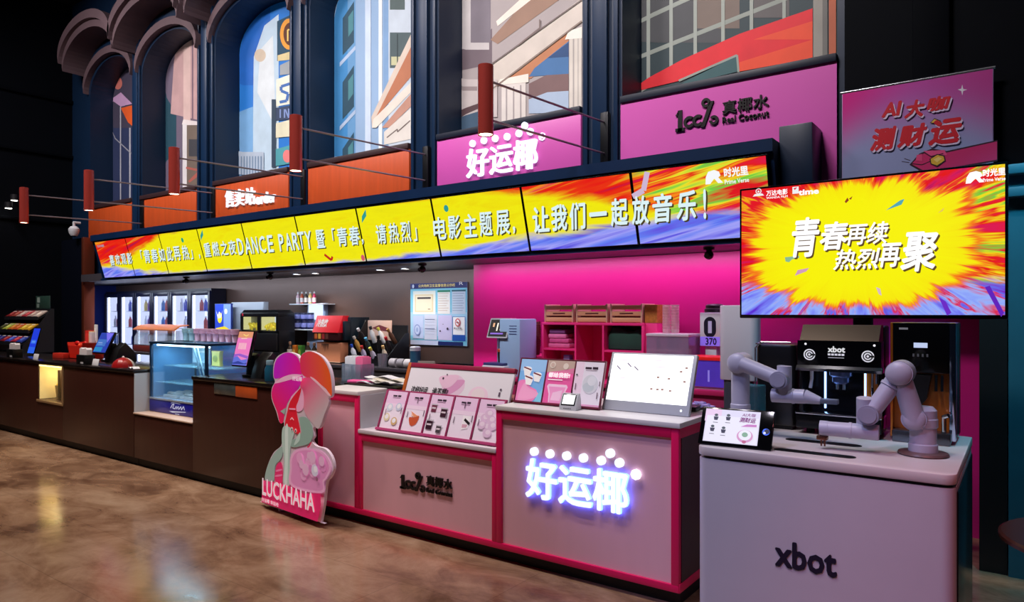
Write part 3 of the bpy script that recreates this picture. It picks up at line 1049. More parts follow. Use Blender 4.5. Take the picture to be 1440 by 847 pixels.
# popcorn tubs inside the niche
tub = None
for k, (px, lab) in enumerate(((-.5, 'paper popcorn tub at the left in the lit niche'), (.02, 'paper popcorn tub at the centre of lit niche'), (.3, 'paper popcorn tub at the right in the lit niche'))):
    x = AX0 + NX0 + .50 + (px if k else -.36)
    x = (AX0 + NX0 + .14, AX0 + NX0 + .46, AX0 + NX0 + .62)[k]
    if tub is None:
        tub = thing('popcorn_tub', lab, 'popcorn tub', (x, .2, NZ0), group='tubs in the lit niche')
        MB().lathe([(0, 0), (.045, 0), (.062, .17), (.058, .17), (0, .16)], seg=20).build('tub', mat((214, 190, 150), .5, noise=.2), tub)
        b = MB()
        random.seed(2)
        for q in range(26):
            a, rr_ = random.random() * 6.28, .05 * math.sqrt(random.random())
            b.sph((rr_ * cos(a), rr_ * sin(a), .17 + .025 * random.random()), .014, seg=8)
        o = b.build('popcorn', mat((244, 214, 120), .6), tub)
        o['kind'] = 'stuff'
    else:
        dup(tub, (x, .2, NZ0), 0, lab)

BX0, BX1 = -6.36, -4.525
t = thing('wood_counter', 'dark brown wood counter between the glass case and the pink counter', 'counter', (BX0, 0, 0))
L = BX1 - BX0
MB().box(0, 0, .09, L, .12, .965, .004).box(.02, .12, .09, L, .70, .965).build('body', WOOD, t)
MB().box(-1.13, .0, .09, 0, .70, .545, .003).build('low_plinth', WOOD, t)
MB().box(-1.135, -.01, .545, -.002, .70, .56, .003).build('plinth_ledge', mat((200, 170, 150), .4), t)
MB().box(-1.13, .05, 0, L, .65, .09).build('kickboard', KICK, t)
MB().box(0, -.015, .965, L, .70, 1.0, .005).build('worktop', WOODTOP, t)
sx = xr(302, 0) - BX0
MB().box(sx, -.008, .86, sx + .34, .002, .962, .003).build('glass_inset', mat((110, 120, 120), .15, .6, noise=.5, scale=12), t)
MB().box(sx + .34, -.008, .855, sx + .66, .002, .955, .003).build('orange_inset', mat((190, 82, 34), .35, noise=.3, scale=6), t)

# pink counter
PANEL = mat((236, 178, 190), .42, noise=.05, scale=2, stretch=(5, 5, .7))
PTOP = mat((226, 222, 222), .35)
CX0, CX1, S1, S2 = -4.515, -1.498, -4.04, -2.737
t = thing('pink_counter', 'pink framed drinks counter with glowing white lettering and lowered middle bay', 'counter', (CX0, 0, 0))
L, a, c = CX1 - CX0, S1 - CX0, S2 - CX0
HB, HL = 1.005, .725
b = MB().box(.012, .012, .125, a - .012, .70, HB - .03).box(a + .012, .012, .125, c - .012, .70, HL - .03).box(c + .012, .012, .125, L - .012, .70, HB - .03)
b.build('front_panels', PANEL, t)
fr = MB()
w_ = .045
fr.box(0, -.004, .085, L, .70, .125, .003)                      # bottom rail
for x0, x1, z in ((0, w_, HB), (a - w_, a, HB), (a, a + .035, HL), (c - .035, c, HL), (c, c + w_, HB), (L - w_, L, HB)):
    fr.box(x0, -.004, .125, x1, .03, z - .03, .003)
for x0, x1, z in ((w_, a - w_, HB), (a + .035, c - .035, HL), (c + w_, L - w_, HB)):
    fr.box(x0, -.004, z - .085, x1, .03, z - .03, .003)
fr.box(L - .0, .0, HB - .085, L + .006, .70, HB - .03, .002).box(L, .0, .085, L + .006, .70, .135, .002)
fr.build('pink_frame', PINKF, t)
MB().box(-.002, -.012, HB - .03, a, .72, HB, .004).build('worktop', PTOP, t)
MB().box(c, -.012, HB - .03, L + .01, .72, HB, .004).build('worktop', PTOP, t)
MB().box(a, -.010, HL - .03, c, .70, HL, .003).build('display_shelf', mat((232, 222, 228), .35), t)
MB().box(a - .001, .012, HL, a + .008, .70, HB - .03).build('side_panel', mat((206, 210, 218), .45), t)
MB().box(c - .008, .012, HL, c + .001, .70, HB - .03).build('side_panel', mat((206, 210, 218), .45), t)
MB().box(L - .012, .03, .13, L + .003, .70, HB - .085).build('end_panel', mat((60, 44, 46), .4), t)
MB().box(.03, .06, 0, L - .02, .62, .085).build('kickboard', KICK, t)
coconut_logo(t, CX0, 0, 0, .0118, (562, 660, 597, 687), (599, 668.5, 635, 683), (599, 686, 635, 692.5), mat((20, 12, 14), .4), .012)
GLW = mat((226, 238, 255), .5, emit=1.35)
x0, x1 = xr(741, 0) - CX0, xr(885, 0) - CX0
HALO = mat((70, 100, 255), .5, emit=9.0)
letters(t, '好运椰', HALO, x0, x1, .455, .700, .004, .024, .014, name='halo_edge')
letters(t, '好运椰', GLW, x0 - .002, x1 - .002, .455, .700, -.0115, .026, .004)
dots_logo(t, [(751.4, 635.3), (773.5, 638.6), (797, 641.4), (820.6, 644.3), (845.6, 648), (858.3, 637.8), (871.3, 651.2)], .026, 0, CX0, 0, .0115, GLW)
q = at(894.5, 667.5, 0)
letters(t, '®', mat((225, 232, 255), .5, emit=2.5), q.x - CX0 - .03, q.x - CX0 + .03, q.z - .03, q.z + .03, .006, .02, .015)

# back counters of the kitchen
t = thing('back_counter', 'dark back counter along the brown wall under the wall shelves', 'counter', (-10.62, 2.30, 0))
MB().box(0, 0, 0, 5.72, .70, .90, .004).build('body', mat((34, 30, 32), .45, noise=.2), t)
MB().box(0, -.02, .90, 5.72, .705, .94, .005).build('worktop', mat((52, 50, 54), .25), t)
t = thing('prep_table', 'narrow dark prep table in front of the lit fridges', 'table', (-13.0, 2.22, 0))
MB().box(0, 0, .90, 2.36, .42, .94, .005).build('tabletop', mat((52, 50, 54), .25), t)
for x in (.03, 2.29):
    for y in (.03, .35):
        MB().box(x, y, 0, x + .04, y + .04, .90).build('leg', DARK, t)
t = thing('back_counter', 'pink topped back counter along the magenta wall', 'counter', (-4.86, 1.70, 0))
MB().box(0, 0, 0, 4.1, .655, .96, .004).build('body', mat((150, 30, 84), .45), t)
MB().box(0, -.02, .96, 4.1, .66, 1.0, .005).build('worktop', mat((196, 40, 104), .3), t)

# ================================================================ ROBOT KIOSK
KW0, KW1, KY0, KY1 = -1.289, -.218, -.28, .80


def rrect(x0, y0, x1, y1, r, n=8, rb=None):
    rb = r if rb is None else rb
    out = []
    for cx, cy, a, q in ((x0 + r, y0 + r, pi, r), (x1 - r, y0 + r, 1.5 * pi, r), (x1 - rb, y1 - rb, 0, rb), (x0 + rb, y1 - rb, .5 * pi, rb)):
        out += [(cx + q * cos(a + pi / 2 * k / n), cy + q * sin(a + pi / 2 * k / n)) for k in range(n + 1)]
    return out


t = thing('robot_kiosk', 'white robot coffee kiosk cabinet with black lettering and rounded corners', 'kiosk', (KW0, KY0, 0))
KL, KD = KW1 - KW0, KY1 - KY0
KWH = mat((196, 190, 202), .42, noise=.03)
MB().prism(rrect(0, 0, KL, KD, .05, rb=.01), .03, .892, 'xy').build('cabinet', KWH, t)
MB().prism(rrect(.012, .012, KL - .012, KD - .012, .05, rb=.01), .892, .906, 'xy').build('shadow_gap', BLACK, t)
MB().prism(rrect(-.004, -.006, KL + .004, KD, .055, rb=.01), .906, .950, 'xy', bev=.006).build('top', mat((206, 196, 196), .35), t)
MB().box(KL + .0005, .07, .06, KL + .006, KD - .04, .87, .002).build('side_panel', mat((14, 12, 16), .2), t)
MB().box(.03, .03, 0, KL - .03, KD - .03, .03).build('base', DARK, t)
letters(t, 'xbot', mat((26, 20, 46), .4), xr(1090, KY0) - KW0, xr(1177, KY0) - KW0, .442, .565, -.0005, .035, .003)
for (a, b, yy, wd) in ((1087, 1205, 637, .07), (1105, 1212, 622, .075)):
    p0, p1 = atz(a, yy - 5, .951), atz(b, yy + 6, .951)
    yc = (p0.y + p1.y) / 2 - KY0
    MB().prism(rrect(p0.x - KW0, yc - wd / 2, p1.x - KW0, yc + wd / 2, wd * .49), .9495, .9512, 'xy').build('serving_slot', mat((10, 10, 12), .3), t)

# order tablet on the kiosk corner
t = thing('order_tablet', 'black ordering tablet with pale screen, leaning on the kiosk top corner', 'tablet', (-1.300, -.245, .955), .06, R(-27))
MB().box(0, 0, 0, .350, .016, .196, .006).build('casing', GLOSSBLACK, t)
it = [((226, 220, 244), RC(.024, .016, .285, .184)), ((236, 206, 236), RC(.02, .12, .10, .184)), ((238, 234, 250), RC(.03, .02, .28, .15))]
for x, z in ((.075, .145), (.135, .147), (.065, .085), (.12, .08)):
    it += [((30, 24, 34), [(x - .012, z), (x + .012, z), (x + .008, z - .018), (x - .008, z - .018)]), ((60, 70, 66), EL(x, z + .008, .009, .007, 12)), ((90, 84, 96), RC(x - .012, z - .032, x + .012, z - .029))]
it += [((214, 150, 196), EL(.225, .055, .038, .032)), ((240, 236, 250), EL(.225, .06, .030, .026)), ((130, 170, 140), EL(.225, .062, .014, .012)), ((200, 120, 190), [(.20, .10), (.275, .104), (.275, .116), (.23, .114)]), ((190, 90, 130), EL(.225, .026, .010, .008))]
art('display', t, it, -.0008, emit=.95)
PUR = mat((120, 40, 110), .5, emit=.5)
letters(t, 'AI大咖', PUR, .20, .265, .154, .172, -.006, .02, 0, .2)
letters(t, '测财运', PUR, .19, .268, .124, .150, -.006, .04, 0, .2)
art('button', t, [((40, 90, 220), EL(.318, .088, .017)), ((10, 10, 14), EL(.322, .090, .012)), ((200, 210, 240), EL(.312, .082, .006))], -.0008, emit=.6)
MB().box(.06, .017, .0, .20, .045, .12, .006).build('back_prop', DARK, t)

# robot arms
ARM = mat((178, 176, 196), .38)
ARMJ = mat((150, 148, 170), .35)


def V(px, py, Y, o):
    return at(px, py, Y) - Vector(o)


RY = .115
o = atz(1298, 640, .95)
o = Vector((o.x, RY, .95))
t = thing('coffee_robot', 'right robot arm bent over the kiosk top, on a round brown disc', 'robot arm', o, group='robot arms on the kiosk')
MB().lathe([(0, .0005), (.098, .0005), (.104, .006), (.100, .014), (.06, .018), (0, .018)], seg=36).build('base_disc', mat((96, 70, 70), .4), t)
MB().lathe([(0, .018), (.060, .018), (.060, .05), (.055, .055), (.055, .125), (.060, .13), (.060, .165), (.056, .17), (.056, .205), (.04, .222), (0, .226)], seg=32).build('base_column', ARM, t)
sh, el, wr = V(1287, 588, RY - .02, o), V(1267, 524, RY - .06, o), V(1223, 583, RY - .12, o)
MB().cyl(sh + Vector((0, .05, 0)), sh + Vector((0, -.055, 0)), .052, seg=28).sph(sh + Vector((0, -.05, 0)), .05, (1, .5, 1)).build('shoulder', ARM, t)
d = Vector((0, -.03, 0))
MB().cyl(sh + d, el + d, .046, .040, seg=24).build('upper_link', ARM, t)
MB().cyl(el + Vector((0, .05, 0)), el + Vector((0, -.07, 0)), .056, seg=28).sph(el + Vector((0, -.06, 0)), .056, (1, .6, 1), 28).sph(el + Vector((0, .045, 0)), .056, (1, .5, 1), 28).build('elbow', ARM, t)
MB().cyl(el, wr, .042, .036, seg=24).cyl(el.lerp(wr, .30), el.lerp(wr, .36), .045, seg=24).build('forearm', ARM, t)
MB().cyl(wr + Vector((0, .045, 0)), wr + Vector((0, -.05, 0)), .045, seg=28).cyl(wr + Vector((0, -.05, 0)), wr + Vector((0, -.056, 0)), .036, seg=28).build('wrist', ARMJ, t)
a = V(1219, 562, RY - .12, o)
b_ = V(1219, 604, RY - .10, o)
MB().cyl(a + Vector((-.01, .01, .005)), b_ + Vector((-.01, .01, 0)), .036, seg=24).build('wrist_link', ARM, t)
c1, c2 = V(1236, 609, RY - .11, o), V(1153, 602, RY - .13, o)
MB().cyl(c1, c2, .036, .034, seg=24).cyl(c1.lerp(c2, .45), c1.lerp(c2, .5), .038, seg=24).cyl(c1.lerp(c2, .86), c2, .036, seg=24).build('tool_head', ARM, t)
MB().box(c2.x - .012, c2.y - .02, c2.z - .055, c2.x + .035, c2.y + .02, c2.z - .035, .004).box(c2.x + .003, c2.y - .004, c2.z - .085, c2.x + .010, c2.y + .004, c2.z - .055).box(c2.x + .018, c2.y - .004, c2.z - .085, c2.x + .025, c2.y + .004, c2.z - .055).build('gripper', mat((140, 90, 70), .25, .8), t)

LY_ = .17
o = Vector((-1.222, LY_, .95))
t = thing('coffee_robot', 'left robot arm reaching toward the coffee machine, behind the tablet', 'robot arm', o, group='robot arms on the kiosk')
top = V(1034, 510, LY_, o)
MB().lathe([(0, 0), (.060, 0), (.060, .07), (.052, .08), (.052, .16), (.048, .165), (.048, top.z - .02), (0, top.z)], seg=32).build('base_column', ARM, t)
top = Vector((0, 0, top.z))
MB().cyl(top + Vector((0, .05, 0)), top + Vector((0, -.06, 0)), .054, seg=28).sph(top + Vector((0, -.055, 0)), .054, (1, .55, 1), 28).build('shoulder', ARM, t)
j = V(1098, 534, LY_ - .05, o)
MB().cyl(top + Vector((.02, -.05, 0)), j, .040, .036, seg=24).build('upper_link', ARM, t)
MB().cyl(j + Vector((0, .045, 0)), j + Vector((0, -.05, 0)), .044, seg=28).cyl(j + Vector((0, -.05, 0)), j + Vector((0, -.056, 0)), .035, seg=28).build('elbow', ARMJ, t)
a, b_ = V(1103, 515, LY_ - .03, o), V(1103, 560, LY_ - .03, o)
MB().cyl(a, b_, .036, seg=24).build('forearm', ARM, t)
c1, c2, c3 = V(1086, 556, LY_ - .03, o), V(1132, 558, LY_ - .03, o), V(1154, 564, LY_ - .03, o)
MB().cyl(c1, c2, .036, seg=24).cyl(c1.lerp(c2, .62), c1.lerp(c2, .68), .039, seg=24).cyl(c2, c3, .036, .018, seg=24).build('tool_head', ARM, t)
c4 = V(1179, 565, LY_ - .03, o)
MB().box(c3.x, c3.y - .02, c3.z - .012, c4.x, c4.y - .008, c4.z + .010, .004).box(c3.x, c3.y + .008, c3.z - .012, c4.x, c4.y + .02, c4.z + .010, .004).build('gripper', mat((120, 130, 150), .3, .5), t)
t = tag(MB().box(-1.270, .28, .951, -1.155, .40, 1.20, .006).build('water_tank', glass((60, 130, 150), .45, .1)), 'teal clear water tank behind the left robot arm', 'tank')

# coffee machine
MX0, MX1, MY0 = -.991, -.583, .44
t = thing('coffee_machine', 'black and chrome espresso machine with white ring dials between the robot arms', 'coffee machine', (MX0, MY0, .95))
W = MX1 - MX0
b = MB().box(.012, .10, .03, W - .012, .32, .58, .01).box(0, 0, .03, .02, .32, .36, .004).box(W - .02, 0, .03, W, .32, .36, .004).box(.02, .0, .34, W - .02, .30, .365)
b.build('body', mat((14, 14, 17), .25), t)
b = MB()
for x in (.05, W - .05):
    for y in (.05, .27):
        b.lathe([(0, 0), (.022, 0), (.018, .03), (0, .03)], (x, y, 0), 16)
b.build('feet', DARK, t)
MB().prism([(-.03, .365), (-.03, .500), (.05, .502), (.05, .365)], .0, W, 'yz').build('front_panel', GLOSSBLACK, t)
MB().prism([(-.03, .502), (.045, .585), (.12, .585), (.12, .502)], .012, W - .012, 'yz').build('chrome_hood', mat((190, 170, 150), .14, 1.0), t)
MB().prism([(-.045, .338), (-.045, .352), (-.031, .368), (.02, .368), (.02, .338)], -.006, W + .006, 'yz', bev=.003).build('chrome_lip', CHROME, t)
LED = mat((150, 190, 255), .5, emit=3.0)
for x in (.115, W - .095):
    MB().box(x, .070, .13, x + .008, .084, .335).build('light_strip', LED, t)
MB().box(.02, .085, .03, W - .02, .101, .34).build('recess_back', mat((20, 22, 28), .15, .4), t)
MB().lathe([(0, .338), (.055, .338), (.055, .315), (.042, .305), (.042, .28), (.03, .27), (0, .27)], (W / 2, .04, 0), 28).build('group_head', mat((110, 130, 180), .2, .6), t)
MB().cyl((W / 2 - .015, .04, .27), (W / 2 - .015, .04, .24), .008).cyl((W / 2 + .015, .04, .27), (W / 2 + .015, .04, .24), .008).build('spout', CHROME, t)
MB().tube([(.06, .03, .335), (.06, .03, .29), (.055, .02, .24)], .009).build('steam_wand', WHITE, t)
MB().tube([(W - .05, .03, .335), (W - .05, .025, .26), (W - .045, .01, .20)], .006).tube([(W - .03, .03, .335), (W - .03, .025, .28)], .006).build('steam_wand', CHROME, t)
MB().box(-.004, -.05, .03, W + .004, .09, .105, .006).build('drip_tray', mat((26, 26, 30), .2, .5), t)
MB().box(-.006, -.054, .105, W + .006, .09, .118, .003).build('drip_grate', CHROME, t)
MB().box(W - .10, .078, .12, W - .022, .084, .33).build('amber_reflection', mat((200, 110, 24), .3), t)  # orange reflection from the hall, painted as a flat amber piece
for x in (.062, W - .062):
    it = [((235, 235, 238), EL(x, .425, .030, n=28)), ((10, 10, 12), EL(x, .425, .024, n=28)), ((235, 235, 238), EL(x, .425, .018, n=28)), ((10, 10, 12), EL(x, .425, .012, n=24)), ((235, 235, 238), EL(x, .425, .006, n=16)), ((10, 10, 12), RC(x + .008, .42, x + .03, .43))]
    art('dial', t, it, -.0305, emit=.5)
    art('indicator', t, [((240, 240, 240), EL(x - .02 if x < .2 else x + .03, .482, .006, n=12))], -.0305, emit=.7)
LW = mat((240, 240, 244), .4, emit=.8)
letters(t, 'xbot', LW, W / 2 - .05, W / 2 + .035, .440, .473, -.0306, .05)
art('small_print', t, [((220, 220, 226), RC(W / 2 - .05 + .017 * k, .424, W / 2 - .05 + .017 * k + .013, .434)) for k in range(5)] + [((190, 190, 196), RC(W / 2 - .048, .411, W / 2 + .03, .414))], -.0305, emit=.5)

t = thing('coffee_grinder', 'black rounded grinder box left of the espresso machine', 'grinder', (-1.228, .455, .95))
MB().prism(rrect(0, 0, .215, .30, .03), .015, .475, 'xy', bev=.02).build('body', mat((14, 13, 16), .28), t)
MB().box(.0, -.006, .47, .02, .30, .48, .003).tube([(-.003, .0, .02), (-.003, .0, .45), (.03, .0, .485), (.19, .0, .485)], .004).build('trim_rail', STEEL, t)
MB().box(.02, .02, 0, .195, .28, .015).build('foot_plate', DARK, t)
MB().box(.12, -.012, .30, .16, .0, .36, .004).build('spout', STEEL, t)

t = thing('brewing_machine', 'tall black brewing machine with small display, right of the espresso machine', 'coffee machine', (-.548, .45, .95))
W = .285
MB().box(0, .06, .02, W, .30, .60, .008).build('body', mat((12, 12, 15), .22), t)
MB().box(.0, 0, .02, .012, .06, .60, .002).build('amber_lit_edge', mat((176, 96, 30), .25, .6), t)  # orange light on this strip is painted in as its colour
MB().box(W - .03, 0, .02, W, .06, .60, .004).build('chrome_edge', mat((180, 190, 215), .12, 1.0), t)
MB().box(.012, -.006, .35, W - .03, .06, .60, .004).build('upper_door', GLOSSBLACK, t)
MB().box(.012, .05, .06, W - .03, .061, .35).build('recess_back', mat((170, 92, 30), .2, .2), t)  # amber reflection painted into the base colour
MB().box(.012, -.04, 0, W - .02, .06, .06, .006).build('drip_tray', mat((90, 92, 100), .2, .8), t)
art('display', t, [((190, 206, 236), RC(.105, .475, .165, .500))] + [((70, 70, 76), RC(.10 + .02 * k, .43, .108 + .02 * k, .445)) for k in range(0)], -.0068, emit=.7)
for k in range(4):
    art('key', t, [((70, 70, 76), RC(.10 + .02 * k, .43, .108 + .02 * k, .445))], -.0068, emit=.4)
art('maker_mark', t, [((120, 120, 126), RC(.04, .565, .08, .575))], -.0068, emit=.4)
MB().prism([(.06, .34), (.18, .34), (.16, .22), (.10, .14), (.08, .14)], .0, .05).build('dispensing_head', BLACK, t)
for x in (.20, .225):
    MB().tube([(x, .02, .34), (x, .012, .26)], .007).build('nozzle', CHROME, t)
MB().cyl((.16, -.02, .06), (.16, -.02, .10), .03, .034).build('cup_rest', STEEL, t)
MB().tube([(W - .05, -.01, .06), (W - .05, -.02, .14), (W - .03, -.03, .15)], .011).build('tap', CHROME, t)

# ================================================================ ON THE PINK COUNTER
HB_ = 1.005


def card_art(k):
    w_, h_ = .205, .292
    it = [((236, 222, 236), RC(0, 0, w_, h_)), ((232, 196, 226), RC(0, h_ * .62, w_, h_)), ((238, 212, 232), RC(0, h_ * .56, w_, h_ * .66)), ((52, 34, 52), RC(.062, h_ - .048, .105, h_ - .036)), ((52, 34, 52), RC(.112, h_ - .048, .145, h_ - .034)), ((150, 110, 140), RC(.064, h_ - .058, .143, h_ - .054))]
    if k == 0:
        for x, z, c in ((.06, .16, (206, 210, 226)), (.15, .17, (196, 200, 220)), (.055, .085, (222, 206, 170)), (.14, .06, (206, 170, 120))):
            it += [(c, EL(x, z, .030)), ((236, 232, 236), EL(x, z + .004, .018))]
    elif k == 1:
        it += [((198, 84, 50), SM([(.055, .10), (.085, .045), (.135, .06), (.15, .12), (.10, .105)])), ((230, 150, 110), [(.06, .15), (.10, .105), (.15, .12), (.12, .125)]), ((240, 190, 170), [(.07, .14), (.075, .11), (.10, .11)])]
    elif k == 2:
        for x, z, s_, c in ((.05, .19, .030, (110, 44, 70)), (.15, .165, .034, (56, 20, 40)), (.045, .07, .036, (46, 16, 34)), (.14, .045, .028, (70, 60, 66))):
            it += [(c, [(x - s_ * .8, z - s_), (x + s_ * .7, z - s_), (x + s_ * .8, z + s_ * .7), (x - s_ * .9, z + s_ * .7)]), ((214, 196, 206), RC(x - s_ * .7, z - .006, x + s_ * .5, z + .006)), ((196, 186, 196), RC(x - s_, z + s_ * .7, x + s_, z + s_))]
    elif k == 3:
        it += [((244, 236, 240), [(.11, .06), (.165, .075), (.175, .16), (.105, .16)]), ((214, 160, 180), [(.115, .075), (.155, .08), (.16, .10), (.113, .10)]), ((30, 20, 26), LN([(.125, .135), (.175, .105)], .018))]
    else:
        for x, z in ((.07, .16), (.10, .19), (.13, .15), (.10, .10), (.15, .11), (.12, .06), (.06, .11)):
            it.append(((220, 186, 214), EL(x, z, .036, .030)))
            it.append(((236, 212, 230), EL(x + .006, z + .006, .020, .016)))
    for x, z in ((.185, .12), (.03, .10), (.10, .21))[:2 + (k % 2)]:
        it.append(((90, 60, 84), RC(x, z, x + .006, z + .045)))
    return it, w_, h_


rk = thing('card_rack', 'magenta rack holding five menu cards in the lowered middle bay', 'rack', (xr(531, .06), .045, .727), 0, R(-21))
rw = 1.13
ft = MB().box(0, 0, .0, rw, .012, .018, .002).box(0, .0125, .305, rw, .0165, .318, .001)
for k in range(6):
    x = k * (rw - .012) / 5
    ft.box(x, -.001, .018, x + .012, .0125, .31, .001)
ft.build('frame', mat((170, 50, 104), .4), rk)
MB().box(0, .0125, 0, rw, .0165, .305).build('back_panel', mat((150, 60, 96), .45), rk)
MB().box(0, -.016, .0, rw, .0, .020, .002).build('front_lip', mat((190, 70, 124), .4), rk)
MB().prism([(.018, .0), (.018, .30), (.13, .05), (.12, .0)], 0, .008, 'yz').prism([(.018, .0), (.018, .30), (.13, .05), (.12, .0)], rw - .008, rw, 'yz').build('side_bracket', mat((60, 70, 80), .4), rk)
cl = ['leftmost menu card in the rack, with four round pale desserts', 'menu card in the rack with an orange red drink', 'middle menu card in the rack, with four dark drinks', 'menu card in the rack with a white cup and dark straw', 'rightmost menu card in the rack, with a pale pink cluster']
ca, sa = cos(R(-21)), sin(R(-21))
for k in range(5):
    it, w_, h_ = card_art(k)
    x = .0145 + k * (rw - .012) / 5
    t = thing('menu_card', cl[k], 'menu card', (rk.location.x + x, rk.location.y + .010 * ca - .020 * sa * 1.0, .727 + .010 * sa + .020 * ca), 0, R(-21), 'menu cards in the counter rack')
    MB().box(-.001, -.001, 0, w_ + .001, .001, h_ - .006, .0004).build('card', mat((230, 214, 230), .4), t)
    art('print', t, [(c, [(a, min(b, h_ - .008)) for a, b in p]) if not isinstance(p[0], list) else (c, p) for c, p in it], -.0013, emit=.12)

# slanted display board behind the cards
t = thing('display_board', 'slanted white board with black brush writing in a wood frame, behind the menu cards', 'board', (-3.86, .285, .93), 0, R(-20))
bw, bh = 1.00, .262
MB().box(0, 0, 0, bw, .02, bh, .003).build('board', mat((222, 216, 222), .4), t)
MB().box(-.03, -.008, 0, 0, .03, bh + .035, .003).build('side_frame', mat((190, 96, 34), .4, noise=.15, scale=5), t)
MB().box(0, -.008, bh, bw, .03, bh + .035, .003).build('top_frame', mat((150, 34, 66), .4, noise=.15), t)
it = [((228, 222, 228), RC(.004, .004, bw - .004, bh - .002)), ((226, 196, 216), EL(.47, .14, .11, .085)), ((214, 150, 190), SM([(.38, .16), (.56, .19), (.54, .13), (.44, .07), (.39, .11)])), ((230, 190, 212), SM([(.32, .20), (.50, .22), (.46, .14), (.38, .12)])), ((236, 206, 222), EL(.72, .08, .09, .07)), ((232, 216, 220), EL(.72, .09, .06, .045)),
      ((70, 56, 70), EL(.36, .19, .009)), ((70, 56, 70), EL(.39, .22, .006)), ((90, 70, 90), RC(.90, .09, .915, .12)), ((90, 70, 90), RC(.905, .13, .92, .145))]
art('print', t, it, -.0008, emit=.1)
INK = mat((24, 16, 24), .5)
letters(t, '这杯好运', INK, .06, .235, .055, .115, -.0068, .03, 0, .25)
letters(t, '谁不想?', INK, .28, .44, .055, .115, -.0068, .03, 0, .25)
t = tag(MB().box(-3.86, .40, .727, -2.86, .68, .985, .004).box(-3.89, .285, .727, -2.84, .40, .912, .004).build('wooden_box', mat((150, 84, 52), .45, noise=.25, scale=4, stretch=(1, 6, 6))), 'long wooden box under the slanted board in the middle bay', 'box')

# poster rack and three posters
PX0 = -2.725
rk = thing('poster_rack', 'low maroon rack with three small posters on the counter top', 'rack', (PX0, .175, HB_ + .002), 0, R(-17))
rw, rh = .645, .305
MB().box(0, .002, 0, rw, .010, rh, .002).build('back_panel', mat((96, 26, 50), .4), rk)
b = MB().box(0, -.014, 0, rw, .002, .014, .002).box(0, -.004, rh - .008, rw, .002, rh, .001)
for x in (0, .213, .426, rw - .008):
    b.box(x, -.006, .014, x + .008, .002, rh - .008, .001)
b.build('frame', mat((110, 30, 56), .4), rk)
MB().box(.1, .010, .0, .5, .014, .16, .002).build('stand_flap', DARK, rk)
for k in range(3):
    w_, h_ = .203, .281
    x = .0095 + .213 * k
    cs, sn = cos(R(-17)), sin(R(-17))
    ly, lz = -.0008, .0145
    t = thing('poster_card', ['small blue and pink poster of three ice cream cups, left in its rack', 'small pink poster with bold white writing and a glass, middle of its rack', 'small white drinks poster right in its rack, beside the bright monitor'][k], 'poster',
              (PX0 + x, .175 + ly * cs - lz * sn, HB_ + .002 + ly * sn + lz * cs), 0, R(-17), 'posters in the counter top rack')
    MB().box(0, -.001, 0, w_, .001, h_, .0004).build('card', mat((225, 215, 228), .4), t)
    if k == 0:
        it = [((120, 174, 226), RC(0, 0, w_, h_)), ((150, 192, 236), RC(0, .20, w_, h_)), ((232, 130, 186), [(max(0, a), max(0, b)) for a, b in SM([(0, 0), (.13, 0), (.16, .07), (.10, .10), (.06, .14), (0, .12)])]), ((236, 160, 200), [(max(0, a), max(0, b)) for a, b in SM([(.02, 0), (.16, .03), (.17, .06), (.09, .09), (.05, .12)])]), ((130, 200, 226), [(.15, 0), (w_, 0), (w_, .09), (.17, .05)])]
        for x_, z_ in ((.06, .215), (.145, .18), (.085, .155)):
            it += [((240, 236, 236), [(x_ - .035, z_ + .012), (x_ + .035, z_ - .008), (x_ + .022, z_ - .05), (x_ - .018, z_ - .045)]), ((246, 244, 244), EL(x_, z_, .034, .016)), ((120, 40, 50), LN([(x_ - .03, z_ + .010), (x_ + .03, z_ - .006)], .009))]
    elif k == 1:
        it = [((226, 92, 160), RC(0, 0, w_, h_)), ((186, 160, 150), RC(0, .20, w_, h_)), ((214, 120, 160), [(0, .20), (w_, .20), (w_, .235), (.1, .215)]), ((240, 200, 226), [(.045, .004), (.15, .004), (.155, .06), (.175, .11), (.165, .125), (.03, .125), (.02, .11), (.04, .06)]), ((232, 150, 200), [(.052, .004), (.143, .004), (.146, .06), (.162, .108), (.035, .108), (.05, .06)]), ((236, 190, 220), [(.06, .02), (.13, .02), (.14, .09), (.07, .07)]),
              ((214, 200, 190), EL(.04, .25, .022)), ((214, 200, 190), EL(.14, .245, .02)), ((196, 170, 160), EL(.04, .25, .014)), ((240, 230, 236), RC(.02, .150, .13, .157))]
    else:
        it = [((226, 218, 232), RC(0, 0, w_, h_)), ((230, 206, 226), RC(0, 0, .06, h_)), ((222, 160, 200), RC(0, 0, w_, .012)), ((48, 30, 48), RC(.07, .235, .115, .248)), ((48, 30, 48), RC(.122, .235, .16, .250)), ((120, 90, 110), RC(.075, .226, .155, .229)), ((206, 206, 216), EL(.12, .14, .055, .06)), ((190, 196, 206), EL(.11, .12, .04, .03)), ((216, 216, 226), EL(.13, .16, .03, .03)),
              ((90, 60, 84), RC(.016, .10, .022, .14)), ((70, 80, 80), RC(.012, .19, .024, .20)), ((90, 60, 84), RC(.185, .13, .19, .16)), ((90, 60, 84), RC(.178, .05, .184, .09))]
    art('print', t, it, -.0013, emit=.25)
    if k == 1:
        letters(t, '都给我粉!', mat((250, 244, 248), .5, emit=.4), .022, .185, .166, .200, -.012, .05)

